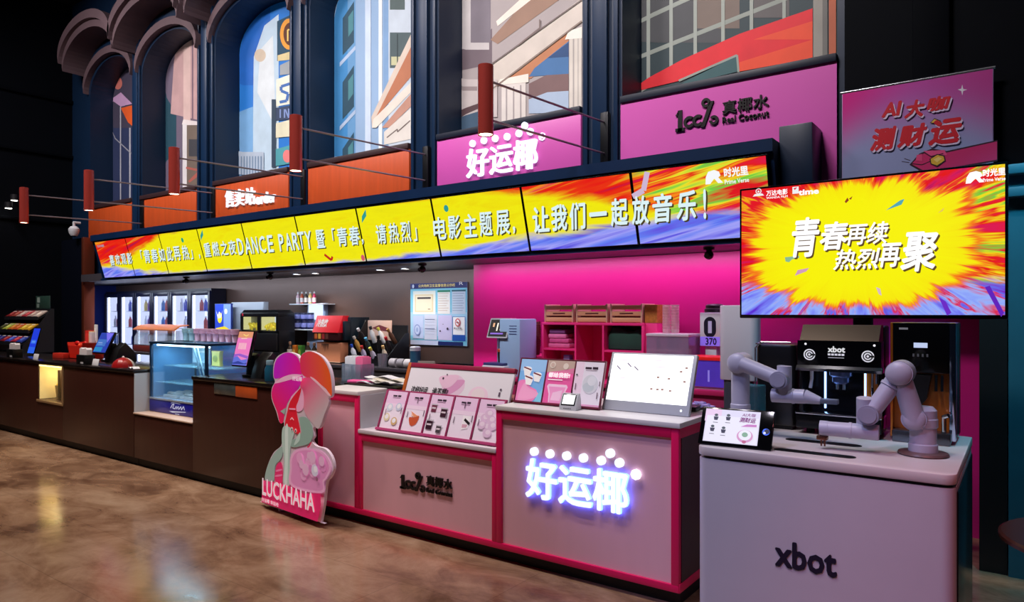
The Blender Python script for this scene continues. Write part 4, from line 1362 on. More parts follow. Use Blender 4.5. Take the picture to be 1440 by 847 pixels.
# bright monitor and payment terminal
t = thing('monitor', 'white framed ordering monitor with blazing white screen on the counter end', 'monitor', (-2.095, .225, HB_ + .004), 0, R(-22))
bw, bh = .560, .372
MB().box(0, 0, 0, bw, .03, bh, .005).build('casing', mat((186, 190, 200), .35), t)
it = [((250, 250, 252), RC(.018, .062, bw - .022, bh - .012))]
art('display', t, it, -.0008, emit=1.9)
it = []
for x, z, a in ((.07, .27, -1), (.14, .29, -.5), (.19, .27, -.7)):
    it.append(((120, 110, 130), LN([(x - .018, z + .012), (x + .012, z - .012)], .008)))
for x, z in ((.33, .215), (.40, .21), (.30, .14), (.34, .14), (.37, .14), (.42, .135), (.50, .28), (.47, .255), (.50, .195)):
    it.append(((150, 120, 110), RC(x, z, x + .016, z + .012)))
for x0, z0, x1 in ((.04, .315, .15), (.28, .32, .35), (.30, .28, .38), (.05, .20, .13)):
    it.append(((216, 206, 216), RC(x0, z0, x1, z0 + .006)))
art('menu_pictures', t, it, -.0016, emit=.7)
art('power_light', t, [((240, 250, 255), EL(bw - .05, .03, .006, n=12))], -.0008, emit=3)
MB().prism([(.03, .018), (.03, .26), (.17, .078), (.155, .066)], .12, .44, 'yz').build('stand', mat((40, 40, 46), .4), t)
t = thing('payment_terminal', 'small grey payment terminal with white screen in front of the monitor', 'terminal', (-2.30, .062, HB_), .10)
MB().prism([(0, 0), (0, .028), (.042, .098), (.062, .100), (.075, .06), (.08, 0)], 0, .115, 'yz', bev=.005).build('body', mat((206, 208, 216), .4), t)
sc_ = MB().box(-.0, 0, 0, .093, .006, .078, .003)
so = sc_.build('display_bezel', GLOSSBLACK, t)
so.location = (.011, -.002, .030)
so.rotation_euler = (R(-31), 0, 0)
d_ = art('display', so, [((248, 250, 252), RC(.007, .008, .086, .070))], -.0012, emit=1.4)
MB().cyl((.06, .055, .1), (.062, .055, .118), .004, seg=10).build('antenna', BLACK, t)
art('keys', t, [((80, 80, 90), RC(.03 + .014 * k, .008, .038 + .014 * k, .014)) for k in range(4)], -.0008)

# papers and tray left of the board
b = MB().box(0, 0, 0, .62, .22, .014, .004)
tag(b.build('tray', BLACK), 'flat black tray under the loose papers on the pink counter', 'tray').location = (-4.55, .29, HB_)
random.seed(9)
pl = ['white folded paper sheet lowest in the loose pile on the tray', 'striped white paper sheet second in the loose pile', 'cream paper sheet curling at the right of the pile', 'white paper topmost in the loose pile']
for k, (x, y, z, a, c) in enumerate(((.12, .03, .0145, .12, (214, 220, 228)), (.22, .05, .028, -.06, (226, 226, 222)), (.30, .04, .042, .20, (220, 214, 196)), (.17, .07, .056, .28, (230, 232, 236)))):
    b = MB()
    N = 8
    b.prism([(i * .30 / N, .004 + .010 * sin(i * 1.1 + k) + .008) for i in range(N + 1)] + [(i * .30 / N, .010 * sin(i * 1.1 + k) + .008) for i in range(N, -1, -1)], 0, .12)
    o = tag(b.build('paper_sheet', mat(c, .6)), pl[k], 'paper', 'loose papers on the black tray')
    o.location = (-4.55 + x, .29 + y, HB_ + z)
    o.rotation_euler = (0, 0, a)
o = tag(MB().box(0, 0, 0, .25, .08, .022, .006).build('pink_sleeve_stack', mat((236, 90, 160), .5)), 'bright pink paper sleeve pack lying left on the tray', 'paper')
o.location = (-4.53, .305, HB_ + .0145)
o.rotation_euler = (0, -.0, .30)

# acrylic bin with straws at the left rear of the pink counter
bx = Vector((-4.86, .53, 1.0005))
t = thing('acrylic_bin', 'clear acrylic straw bin standing beside the tray', 'bin', bx)
MB().box(0, 0, 0, .24, .004, .15).box(0, .156, 0, .24, .16, .15).box(0, .004, 0, .004, .156, .15).box(.236, .004, 0, .24, .156, .15).box(.118, .004, .004, .122, .156, .14).build('walls', glass((150, 170, 195), .40, .12), t)
MB().box(.004, .004, 0, .236, .156, .004).build('floor_plate', glass((150, 170, 195), .40, .12), t)
for k in range(20):
    c = (226, 232, 240) if k < 12 else (240, 120, 170)
    x = bx.x + .012 + .0115 * k
    st = tag(MB().box(-.005, -.05, 0, .005, .05, .20, .002).build('straw_packet', mat(c, .5)), 'white straw packet upright in the acrylic bin' if k < 12 else 'pink straw packet upright in the acrylic bin', 'straw packet', 'white straw packets in the bin' if k < 12 else 'pink straw packets in the bin')
    st.location = (x - (.0 if abs(k - 9.5) > 1 else .001), bx.y + .08, 1.0065 + .006 * (k % 3))

# standee in front of the counters
P0 = Vector((-5.151, -.12, 0))
P1 = Vector((-4.346, -.20, 0))
dirv = (P1 - P0).normalized()
nrm = Vector((dirv.y, -dirv.x, 0))


def SP_(px, py):
    d = ray(px, py)
    tt_ = (P0 - CAM).dot(nrm) / d.dot(nrm)
    q = CAM + d * tt_ - P0
    return (q.dot(dirv), max(.002, q.z))


t = thing('standee', 'cut-out cardboard standee of a pink flower, hand and coconut cup by the counter', 'standee', P0, math.atan2(dirv.y, dirv.x))


def ZP(pts):                                 # crop 356x847 of region 370,490 to 475,740
    return [SP_(370 + a / 3.39, 490 + b / 3.388) for a, b in pts]


outl = ZP([(48, 130), (52, 70), (72, 36), (115, 18), (160, 30), (175, 48), (190, 24), (230, 14), (285, 44), (318, 100), (330, 170), (326, 228), (308, 240), (312, 262), (292, 320), (278, 366), (262, 384), (246, 374), (238, 384), (242, 420), (232, 440), (252, 466), (296, 480), (326, 520), (336, 575), (318, 618), (302, 640), (290, 740), (275, 826), (274, 830), (271, 829), (3, 737), (0, 735), (1, 732), (8, 625), (18, 570), (48, 500), (85, 465), (92, 420), (100, 356), (78, 352), (62, 300), (40, 240), (42, 190), (56, 160)])
MB().prism(SM(outl, 4), 0, .022).build('board', mat((240, 222, 236), .5), t)


def grow(pts, k):
    cx_ = sum(a for a, b in pts) / len(pts)
    cz_ = sum(b for a, b in pts) / len(pts)
    return [(cx_ + (a - cx_) * k, cz_ + (b - cz_) * k) for a, b in pts]


pet1 = ZP([(56, 134), (60, 74), (80, 42), (118, 24), (156, 40), (172, 70), (180, 120), (140, 118), (80, 138)])
pet2 = ZP([(182, 60), (194, 32), (230, 22), (278, 48), (310, 104), (322, 172), (320, 220), (290, 180), (230, 146), (190, 120)])
pet3 = ZP([(46, 232), (52, 186), (80, 150), (140, 128), (184, 140), (160, 200), (120, 250), (104, 300), (96, 344), (82, 346), (70, 298)])
pet4 = ZP([(186, 160), (232, 150), (290, 196), (310, 250), (290, 310), (264, 374), (236, 350), (206, 310), (188, 240)])
pet1, pet2, pet3, pet4 = [grow(SM(q_), 1.07) for q_ in (pet1, pet2, pet3, pet4)]
zz = lambda a, b: ZP([(a, b)])[0]
it = [(grad((196, 24, 196), (232, 20, 140), zz(80, 60), zz(176, 120)), pet1), (grad((224, 50, 90), (236, 92, 36), zz(190, 90), zz(300, 60)), pet2), (grad((236, 24, 90), (214, 20, 170), zz(90, 340), zz(150, 140)), pet3), (grad((236, 60, 120), (196, 176, 180), zz(200, 150), zz(270, 330)), pet4),
      ((236, 180, 208), SM(ZP([(140, 124), (184, 132), (60, 168), (90, 140)]))), ((236, 190, 200), SM(ZP([(226, 138), (250, 148), (318, 216), (316, 228), (270, 180)]))),
      ((236, 170, 200), SM(ZP([(184, 190), (196, 240), (190, 290), (160, 300), (130, 250), (150, 214)]))), ((222, 24, 50), SM(ZP([(152, 222), (184, 190), (170, 250), (160, 290), (180, 400), (172, 410), (140, 396), (106, 372), (118, 300), (128, 260)]))),
      ((150, 176, 164), ZP([(84, 300), (110, 284), (104, 316)])), ((140, 168, 156), SM(ZP([(176, 330), (208, 330), (234, 366), (240, 410), (224, 450), (180, 466), (140, 470), (120, 440), (160, 430), (184, 400), (178, 360)]))),
      ((150, 176, 166), SM(ZP([(12, 624), (24, 560), (56, 500), (96, 468), (90, 520), (60, 560), (52, 632)]))), ((176, 198, 188), SM(ZP([(96, 380), (120, 372), (150, 396), (140, 440), (130, 500), (130, 648), (98, 640), (104, 540), (92, 450)]))), ((206, 222, 214), SM(ZP([(108, 384), (122, 382), (118, 640), (104, 640), (108, 520)]))),
      ((186, 206, 196), SM(ZP([(180, 400), (176, 440), (150, 462), (166, 420)]))), ((226, 40, 110), SM(ZP([(66, 560), (92, 548), (94, 636), (60, 630)]))), ((240, 120, 170), SM(ZP([(66, 580), (92, 574), (92, 582), (66, 588)]))), ((240, 120, 170), SM(ZP([(64, 604), (92, 600), (92, 608), (64, 612)]))),
      ((236, 160, 190), LN(ZP([(128, 288), (158, 290)]), .012)), ((240, 210, 214), LN(ZP([(134, 340), (142, 330), (150, 342)]), .008)), ((240, 210, 214), EL(*ZP([(142, 384)])[0], .016, n=12)), ((240, 210, 214), EL(*ZP([(160, 392)])[0], .016, n=12)), ((60, 30, 30), EL(*ZP([(142, 386)])[0], .009, n=10)), ((60, 30, 30), EL(*ZP([(160, 394)])[0], .009, n=10)),
      ((214, 40, 90), LN(ZP([(234, 448), (224, 468), (216, 470)]), .012))]
cup = SM(ZP([(134, 570), (136, 520), (160, 486), (210, 476), (270, 484), (312, 518), (330, 570), (310, 618), (296, 636), (285, 690), (140, 656)]))
it += [((232, 170, 206), cup), ((220, 140, 190), grow(cup, .9))]
random.seed(5)
for k in range(26):
    a = random.random() * 6.28
    q = .8 * math.sqrt(random.random())
    x, z = 230 + 84 * q * cos(a), 560 + 70 * q * sin(a)
    c = random.choice([(228, 160, 202), (220, 140, 192), (226, 176, 208), (214, 132, 186)])
    cc = ZP([(x, z)])[0]
    it.append((c, EL(cc[0], cc[1], .028 + .02 * random.random(), n=10)))
cc = ZP([(258, 580)])[0]
it += [((214, 206, 226), EL(cc[0], cc[1], .045)), ((236, 230, 240), EL(cc[0] + .01, cc[1] + .01, .024)), ((150, 90, 120), EL(cc[0] + .03, cc[1] - .06, .016))]
it += [((228, 26, 108), ZP([(4, 730), (12, 626), (130, 652), (200, 690), (286, 690), (288, 742), (272, 824)])), ((232, 60, 130), ZP([(12, 628), (60, 640), (50, 660), (10, 650)]))]
art('print', t, it, -.0008, emit=.22, step=.0004)
LT = mat((246, 226, 236), .5, emit=.3)
a0, a1 = ZP([(12, 700)])[0], ZP([(262, 780)])[0]
letters(t, 'LUCKHAHA', LT, a0[0], a1[0], a0[1] + .008, a0[1] + .15, -.030, .03)
b0, b1 = ZP([(6, 722)])[0], ZP([(90, 752)])[0]
letters(t, '好运椰 幸运哈', LT, b0[0] + .01, b1[0], a0[1] - .045, a0[1] - .012, -.030, .02)
c0, c1 = ZP([(156, 152)])[0], ZP([(202, 130)])[0]
letters(t, '好运椰', LT, c0[0], c1[0], c0[1], c1[1] - .01, -.030, .03)
for k in range(5):
    pass
MB().prism([(.022, 0), (.022, .5), (.10, 0)], .30, .31, 'yz').build('back_stand', WHITE, t)

# ================================================================ GLASS DISPLAY CASE and its cups
GX0, GX1, GY0 = -7.475, -6.385, .15
t = thing('glass_display_case', 'glass display case with blue lettered base set between the wood counters', 'display case', (GX0, GY0, .562))
W, D, H = GX1 - GX0, .52, .735
MB().box(0, .0, 0, W, D, .135, .004).build('blue_base', mat((22, 22, 150), .35), t)
MB().box(-.004, -.006, .132, W + .004, D, .150, .002).build('sill', mat((190, 210, 230), .25, .6), t)
fr = MB()
for x, y in ((0, 0), (W - .028, 0), (0, D - .028), (W - .028, D - .028)):
    fr.box(x, y, .15, x + .028, y + .028, H - .02, .003)
fr.box(-.004, -.004, H - .022, W + .004, .03, H, .003).box(-.004, D - .03, H - .022, W + .004, D, H, .003).box(-.004, .03, H - .022, .03, D - .03, H, .003).box(W - .03, .03, H - .022, W + .004, D - .03, H, .003)
fr.build('frame', mat((20, 52, 84), .3, .4), t)
GL = glass((150, 200, 225), .07, .12)
MB().box(.028, .008, .152, W - .028, .014, H - .022).build('front_pane', GL, t)
MB().box(W - .014, .028, .152, W - .008, D - .028, H - .022).build('side_pane', GL, t)
MB().box(.03, .03, H - .012, W - .03, D - .03, H - .004).build('top_pane', GL, t)
MB().box(.006, D - .012, .152, W - .006, D - .006, H - .022).build('back_panel', mat((30, 96, 156), .3, emit=.16, noise=.5, scale=5), t)  # weak emission puts the case light into the panel
MB().box(.01, .028, .152, .016, D - .03, H - .022).build('left_panel', mat((70, 130, 180), .3, emit=.12, noise=.4, scale=4), t)  # glows weakly as well, case light put into the panel
MB().box(.05, .05, H - .045, W - .05, .075, H - .030, .003).build('light_tube', mat((200, 235, 255), .5, emit=9.0), t)
for z, d0 in ((.30, .06), (.47, .14)):
    MB().box(.03, d0, z, W - .03, D - .03, z + .008).build('shelf', glass((140, 200, 225), .25, .15), t)
for x in (.34, .40):
    MB().tube([(W - x, .10, H - .04), (W - x + .24, .10, .17)], .009).build('brace', mat((150, 190, 215), .3, .5), t)
art('script_logo', t, [((200, 210, 240), LN([(.43, .062), (.47, .104), (.50, .108), (.47, .066), (.52, .062), (.54, .090), (.55, .062), (.58, .092), (.59, .060), (.63, .094), (.64, .060), (.68, .098), (.70, .062)], .011)), ((170, 180, 220), LN([(.44, .112), (.47, .122), (.62, .116)], .006))], -.0008, emit=.25)
art('swash', t, [((200, 214, 240), [(.40, .030), (.72, .046), (.72, .040), (.46, .020)]), ((200, 214, 240), RC(.52, .008, .60, .014))], -.0008, emit=.25)
area('display_case_light', (GX0 + W / 2, GY0 + .12, 1.25), (GX0 + W / 2, GY0 + .25, .6), 5, .9, .04, (.7, .88, 1), 170)
# food trays inside the case
t = thing('framed_card', 'pale framed card standing at the left rear inside the glass case', 'card', (GX0 + .16, GY0 + .38, .562 + .479))
MB().box(0, 0, 0, .36, .02, .20, .004).build('frame', mat((70, 110, 140), .4), t)
art('print', t, [((150, 190, 206), RC(.02, .02, .34, .18)), ((110, 160, 186), EL(.18, .10, .09, .06)), ((190, 214, 220), RC(.10, .13, .26, .15))], -.0008)
t = thing('snack_pack', 'yellow green snack pack on the top shelf inside the glass case', 'snack pack', (GX0 + .60, GY0 + .34, .562 + .479))
MB().prism([(0, 0), (.16, 0), (.15, .03), (.15, .13), (.165, .16), (-.005, .16), (.01, .13), (.01, .03)], 0, .05, bev=.012).build('pack', mat((176, 180, 96), .35, noise=.3, scale=14), t)
art('print', t, [((110, 130, 60), EL(.08, .08, .045, .035))], -.0008)
tl = ['white tray of pale pastries low in the glass case, left', 'white tray of pale pastries low in the glass case, centre', 'white tray low in the glass case, right by post']
tr0 = None
for k in range(3):
    loc = (GX0 + .08 + .33 * k, GY0 + .10, .562 + .151)
    if tr0 is None:
        tr0 = thing('food_tray', tl[0], 'tray', loc, group='trays in the glass case')
        MB().prism(rrect(0, 0, .28, .30, .02), 0, .02, 'xy').build('tray', mat((210, 222, 232), .3), tr0)
        b = MB()
        for i in range(4):
            for j in range(3):
                b.sph((.045 + .063 * i, .06 + .09 * j, .032), .030, (1, 1.1, .55), 10)
        b.build('pastries', mat((190, 200, 206), .5, noise=.3), tr0)
    else:
        dup(tr0, loc, 0, tl[k])
cup0 = None
n_ = 9
for k in range(n_):
    lb = ['pale teal stack of clear cups at left end on the glass case', 'pale teal stack of clear cups, second on the glass case'][k] if k < 2 else 'pink translucent cup stack standing on top of the glass case'
    loc = (GX0 + .08 + .117 * k, GY0 + .36, .562 + H + .001)
    col = (150, 186, 200) if k < 2 else (206, 160, 190)
    t = thing('cup_stack', lb, 'cup stack', loc, group='teal cup stacks on the glass case' if k < 2 else 'pink cup stacks on the glass case')
    prof = [(.030, 0), (.036, .08)]
    for q in range(4):
        z = .08 + .014 * q
        prof += [(.046, z), (.046, z + .008), (.042, z + .009)]
    MB().lathe([(0, 0)] + prof + [(.040, .132), (0, .125)], seg=20).build('cups', mat(col, .22, noise=.12, coat=.5), t)

# ================================================================ POINT OF SALE SCREENS ON THE WOOD COUNTERS
def pos_screen(label, loc, rz, w_, h_, tilt, pic, back):
    t = thing('till_screen', label, 'till screen', loc, rz)
    MB().prism(rrect(0, .06, w_ * .72, .24, .03), 0, .018, 'xy').build('base', DARK, t)
    MB().prism([(.09, .018), (.11, .20), (.16, .22), (.20, .10), (.21, .018)], w_ * .14, w_ * .60, 'yz', bev=.006).build('stand', BLACK, t)
    s_ = MB().box(0, -.018, 0, w_, .012, h_, .006).build('casing', GLOSSBLACK, t)
    s_.location = (-w_ * .12, .0, .10)
    s_.rotation_euler = (-tilt, 0, 0)
    art('display', s_, pic, -.0186, emit=1.0)
    if back:
        MB().prism([(.04, 0), (.09, .16), (.17, .235), (.27, .13), (.30, 0)], w_ * .75, w_ * .75 + .16, 'yz', bev=.006).build('rear_housing', BLACK, t)
    return t


pic = [((232, 130, 196), RC(.012, .012, .238, .328)), ((224, 150, 110), RC(.012, .27, .238, .328)), ((236, 120, 190), RC(.012, .12, .238, .25)), ((96, 110, 214), [(.012, .012), (.238, .012), (.238, .075), (.14, .06), (.07, .095), (.012, .08)]), ((150, 90, 200), [(.012, .08), (.08, .10), (.238, .075), (.238, .10), (.10, .12), (.012, .11)]), ((44, 60, 150), [(.012, .03), (.10, .05), (.2, .03), (.238, .04), (.238, .025), (.012, .02)])]
for k in range(6):
    pic.append(((246, 226, 200), LN([(.06 + .022 * k, .22), (.065 + .022 * k, .16)], .008)))
pic += [((250, 220, 120), LN([(.10, .30), (.15, .285), (.18, .30)], .008)), ((250, 230, 170), LN([(.08, .26), (.17, .265)], .006))]
pp = at(331, 535, .06)
pos_screen('black till with pink and orange screen on the wood counter beside the glass case', (-5.92, .16, 1.001), 0, .25, .34, R(14), pic, True)
pic = [((30, 60, 170), RC(.012, .012, .338, .268)), ((120, 110, 236), [(.15, .268), (.338, .268), (.27, .14)]), ((60, 110, 190), RC(.02, .09, .25, .18)), ((30, 130, 190), RC(.02, .02, .22, .08)), ((150, 170, 220), RC(.05, .13, .16, .14)), ((120, 160, 220), RC(.05, .11, .18, .116))]
q = atz(148, 508, 1.0)
pos_screen('black till with blue lit screen on the left wood counter, beside the red tray', (q.x, q.y - .12, 1.001), 0, .35, .28, R(24), pic, True)
o = thing('bottle', 'teal tall bottle right of the pink screened till', 'bottle', (-5.35, .14, 1.001))
MB().lathe([(0, 0), (.042, 0), (.045, .02), (.045, .10), (.03, .14), (.028, .17), (.0, .172)], seg=20).build('bottle_body', mat((30, 84, 110), .2), o)
MB().lathe([(.03, .14), (.032, .145), (.032, .18), (0, .182)], seg=16).build('cap', mat((150, 190, 210), .3), o)
o = thing('cup', 'small white cup beside the teal bottle on the wood counter', 'cup', (-5.20, .20, 1.001))
MB().lathe([(0, 0), (.028, 0), (.036, .085), (.033, .085), (.026, .006), (0, .006)], seg=20).build('cup_body', WHITE, o)

# napkin boxes, cards, tray of snacks, candy stand at the left
def napkin_box(lb, loc, w_):
    t = thing('napkin_box', lb, 'napkin box', loc, group='napkin boxes on the left counter')
    MB().box(0, 0, 0, w_, .12, .11, .006).build('box', BLACK, t)
    MB().prism([(.01, .10), (.015, .175), (.04, .19), (w_ * .5, .178), (w_ - .03, .19), (w_ - .01, .17), (w_ - .008, .10)], .03, .09).build('napkins', mat((220, 214, 220), .6), t)
    art('label', t, [((190, 190, 196), RC(w_ * .55, .01, w_ * .9, .03))], -.0008)


napkin_box('black napkin box with white napkins in front of the candy stand', (xr(9, .03) , .03, 1.001), .22)
napkin_box('black napkin box with white napkins in front of the red snack tray', (xr(107, .03), .03, 1.001), .21)
cl = ['small white sign card between the candy stand and lit niche', 'small white sign card right of the right napkin box']
for k, (px, wd) in enumerate(((46, .15), (129, .15))):
    o = thing('sign_card', cl[k], 'card', (xr(px, .05), .05, 1.001), .0, R(-12), 'small white cards on the left counter')
    MB().box(0, 0, 0, wd, .004, .075, .001).build('card', mat((220, 220, 228), .5), o)
    MB().prism([(.004, .0), (.004, .05), (.04, .0)], wd * .4, wd * .6, 'yz').build('foot', WHITE, o)
# red and white snack dome
o = thing('snack_bowl', 'upturned red and white striped bowl near the right end of left counter', 'bowl', (xr(172, .12), .13, 1.001))
b = MB()
for k in range(12):
    b.mi = int(k in (1, 6, 7))
    pts = [(.115 * cos(a) , .105 * sin(a)) for a in [pi / 2 * i / 6 for i in range(7)]]
    bb = bmesh.new()
    a0, a1 = 2 * pi * k / 12, 2 * pi * (k + 1) / 12
    for (r0, z0), (r1, z1) in zip(pts, pts[1:]):
        vs = [bb.verts.new((r0 * cos(a0), r0 * sin(a0), z0)), bb.verts.new((r0 * cos(a1), r0 * sin(a1), z0)), bb.verts.new((r1 * cos(a1), r1 * sin(a1), z1)), bb.verts.new((r1 * cos(a0), r1 * sin(a0), z1))]
        bb.faces.new(vs)
    bmesh.ops.remove_doubles(bb, verts=bb.verts, dist=.0005)
    b._add(bb)
b.mi = 1
b.sph((0, 0, .108), .014, seg=12)
b.build('bowl_body', [mat((150, 20, 24), .3), mat((226, 214, 214), .4)], o)
o = thing('receipt', 'crumpled white receipt at the right end of left counter', 'receipt', (xr(186, .1), .05, 1.001))
MB().prism([(0, 0), (.03, .02), (.07, .006), (.10, .024), (.13, .004), (.13, .001), (.10, .02), (.07, .003), (.03, .016), (0, -.0)], 0, .07).build('paper', WHITE, o)
# red snack tray
q = atz(98, 504, 1.0)
RTX, RTY = q.x, .42
o = thing('snack_tray', 'red slope sided tray of wrapped snacks on the left counter', 'tray', (RTX, RTY, 1.001))
MB().prism([(.05, 0), (.37, 0), (.44, .21), (.42, .21), (.36, .01), (.06, .01), (.0, .21), (-.02, .21)], 0, .28).prism([(.05, 0), (.37, 0), (.43, .17), (-.01, .17)], .0, .008).prism([(.05, 0), (.37, 0), (.44, .23), (-.02, .23)], .272, .28).build('tray_body', mat((206, 34, 20), .35), o)
sn = [('red gift box standing in the snack tray', 'box', (.02, .20, .012), .12, .07, .25, (196, 40, 32)), ('pale cup pack standing in the middle of the snack tray', 'snack pack', (.15, .19, .012), .07, .06, .24, (206, 190, 150)),
      ('white wrapped pack with dark print in the snack tray', 'snack pack', (.225, .17, .012), .07, .05, .23, (200, 190, 200)), ('tall white tag sticking up at right of the snack tray', 'tag', (.32, .2, .012), .035, .02, .33, (214, 216, 226)), ('tall pale tag sticking up mid snack tray', 'tag', (.16, .255, .012), .05, .012, .33, (200, 206, 200))]
for lb, cat, (x, y, z), a, d, h, c in sn:
    t = thing('snack_pack' if cat != 'box' else 'gift_box', lb, cat, (RTX + x, RTY + y, 1.001 + z))
    h += .10
    MB().box(0, 0, 0, a, d, h, .004).build('pack', mat(c, .45, noise=.2, scale=12), t)
    art('print', t, [((min(255, c[0] + 30), min(255, c[1] + 24), min(255, c[2] + 24)), RC(a * .1, h * .6, a * .9, h * .9)), ((70, 30, 60), EL(a / 2, h * .4, a * .25, h * .12))], -.0008)
random.seed(12)
for k in range(8):
    bag = thing('snack_bag', 'small shiny red snack bag heaped at front of the red tray', 'snack bag', (RTX + .08 + .035 * k, RTY + .055 + .05 * (k % 2), 1.001 + .14 + .03 * (k % 3)), random.uniform(-.5, .5), group='red snack bags in the tray')
    MB().sph((0, 0, 0), .05, (1, .45, .62), 14).build('bag', mat(((214, 40, 24), (226, 70, 40), (190, 24, 24))[k % 3], .25), bag)
t = thing('snack_carton', 'long red snack carton lying left of the snack tray', 'carton', (RTX - .16, .30, 1.001), .2)
MB().box(0, 0, 0, .22, .10, .07, .004).build('carton', mat((190, 44, 30), .4, noise=.3, scale=14), t)

# candy stand
q = at(2, 495, .62)
CSX = -13.30
t = thing('candy_stand', 'stepped black candy stand with angled shelves at far left of the counter', 'stand', (CSX, .50, 1.001))
b = MB()
SWD = 1.35
steps = [(.0, .14), (.10, .32), (.22, .52)]
b.prism([(.02, 0), (.02, .10), (.40, .66), (.44, .66), (.44, 0)], 0, .02, 'yz').prism([(.02, 0), (.02, .10), (.40, .66), (.44, .66), (.44, 0)], SWD - .02, SWD, 'yz').box(.02, .42, 0, SWD - .02, .44, .66)
b.build('frame', mat((20, 22, 30), .4), t)
for y, z in steps:
    MB().prism([(y + .0, z - .03), (y + .0, z + .02), (y + .01, z + .02), (y + .012, z - .02), (y + .19, z + .10), (y + .19, z + .09)], .02, SWD - .02, 'yz').build('shelf', mat((60, 62, 70), .3, .6), t)
MB().box(SWD * .52, .425, .66, SWD * .9, .44, .86, .004).build('header_card', mat((40, 70, 60), .5), t)
art('header_print', t, [((150, 170, 160), RC(SWD * .56, .76, SWD * .64, .84)), ((130, 150, 140), RC(SWD * .55, .68, SWD * .62, .74))], .424)
cols = [[(30, 60, 160), (40, 40, 120), (150, 30, 40), (60, 80, 190), (170, 40, 60), (40, 60, 150)], [(60, 60, 30), (190, 200, 80), (214, 120, 40), (206, 90, 40), (214, 170, 50), (196, 150, 40)], [(150, 40, 44), (170, 70, 60), (206, 170, 160), (190, 60, 70), (180, 150, 140), (196, 180, 170)]]
names = ['blue and red wrapped candy bag on the lowest shelf of candy stand', 'yellow and orange candy bag on the middle shelf of candy stand', 'red and white candy bag on the top shelf of candy stand']
for r_, (y, z) in enumerate(steps):
    for k in range(6):
        bg = thing('candy_bag', names[r_], 'candy bag', (CSX + .05 + .213 * k, .50 + y + .014, 1.001 + z - .003), 0, R(-56), 'candy bags on shelf %s of the stand' % ['low', 'middle', 'top'][r_])
        c = cols[r_][k]
        MB().prism([(0, .0), (.01, .012), (.185, .012), (.195, 0), (.19, .155), (.195, .17), (0, .17), (.006, .155)], -.030, .0, bev=.012).build('bag', mat(c, .28, noise=.25, scale=20), bg)
        art('print', bg, [((min(255, c[0] + 60), min(255, c[1] + 60), min(255, c[2] + 50)), EL(.1, .085, .05, .035)), ((230, 220, 210), RC(.03, .13, .165, .145))], -.0305)
t = thing('standing_tablet', 'blue glowing upright tablet leaning at the right end of the candy stand', 'tablet', (xr(40, .40), .38, 1.02), 0, R(-14))
MB().box(0, 0, 0, .24, .014, .38, .006).build('casing', GLOSSBLACK, t)
art('display', t, [((24, 60, 226), RC(.012, .012, .228, .368)), ((60, 120, 246), RC(.04, .15, .2, .20)), ((40, 100, 240), RC(.012, .012, .228, .10)), ((110, 170, 250), RC(.07, .17, .17, .18))], -.0008, emit=.9)
MB().box(.06, -.03, -.02, .18, .10, .0, .003).build('foot', DARK, t)

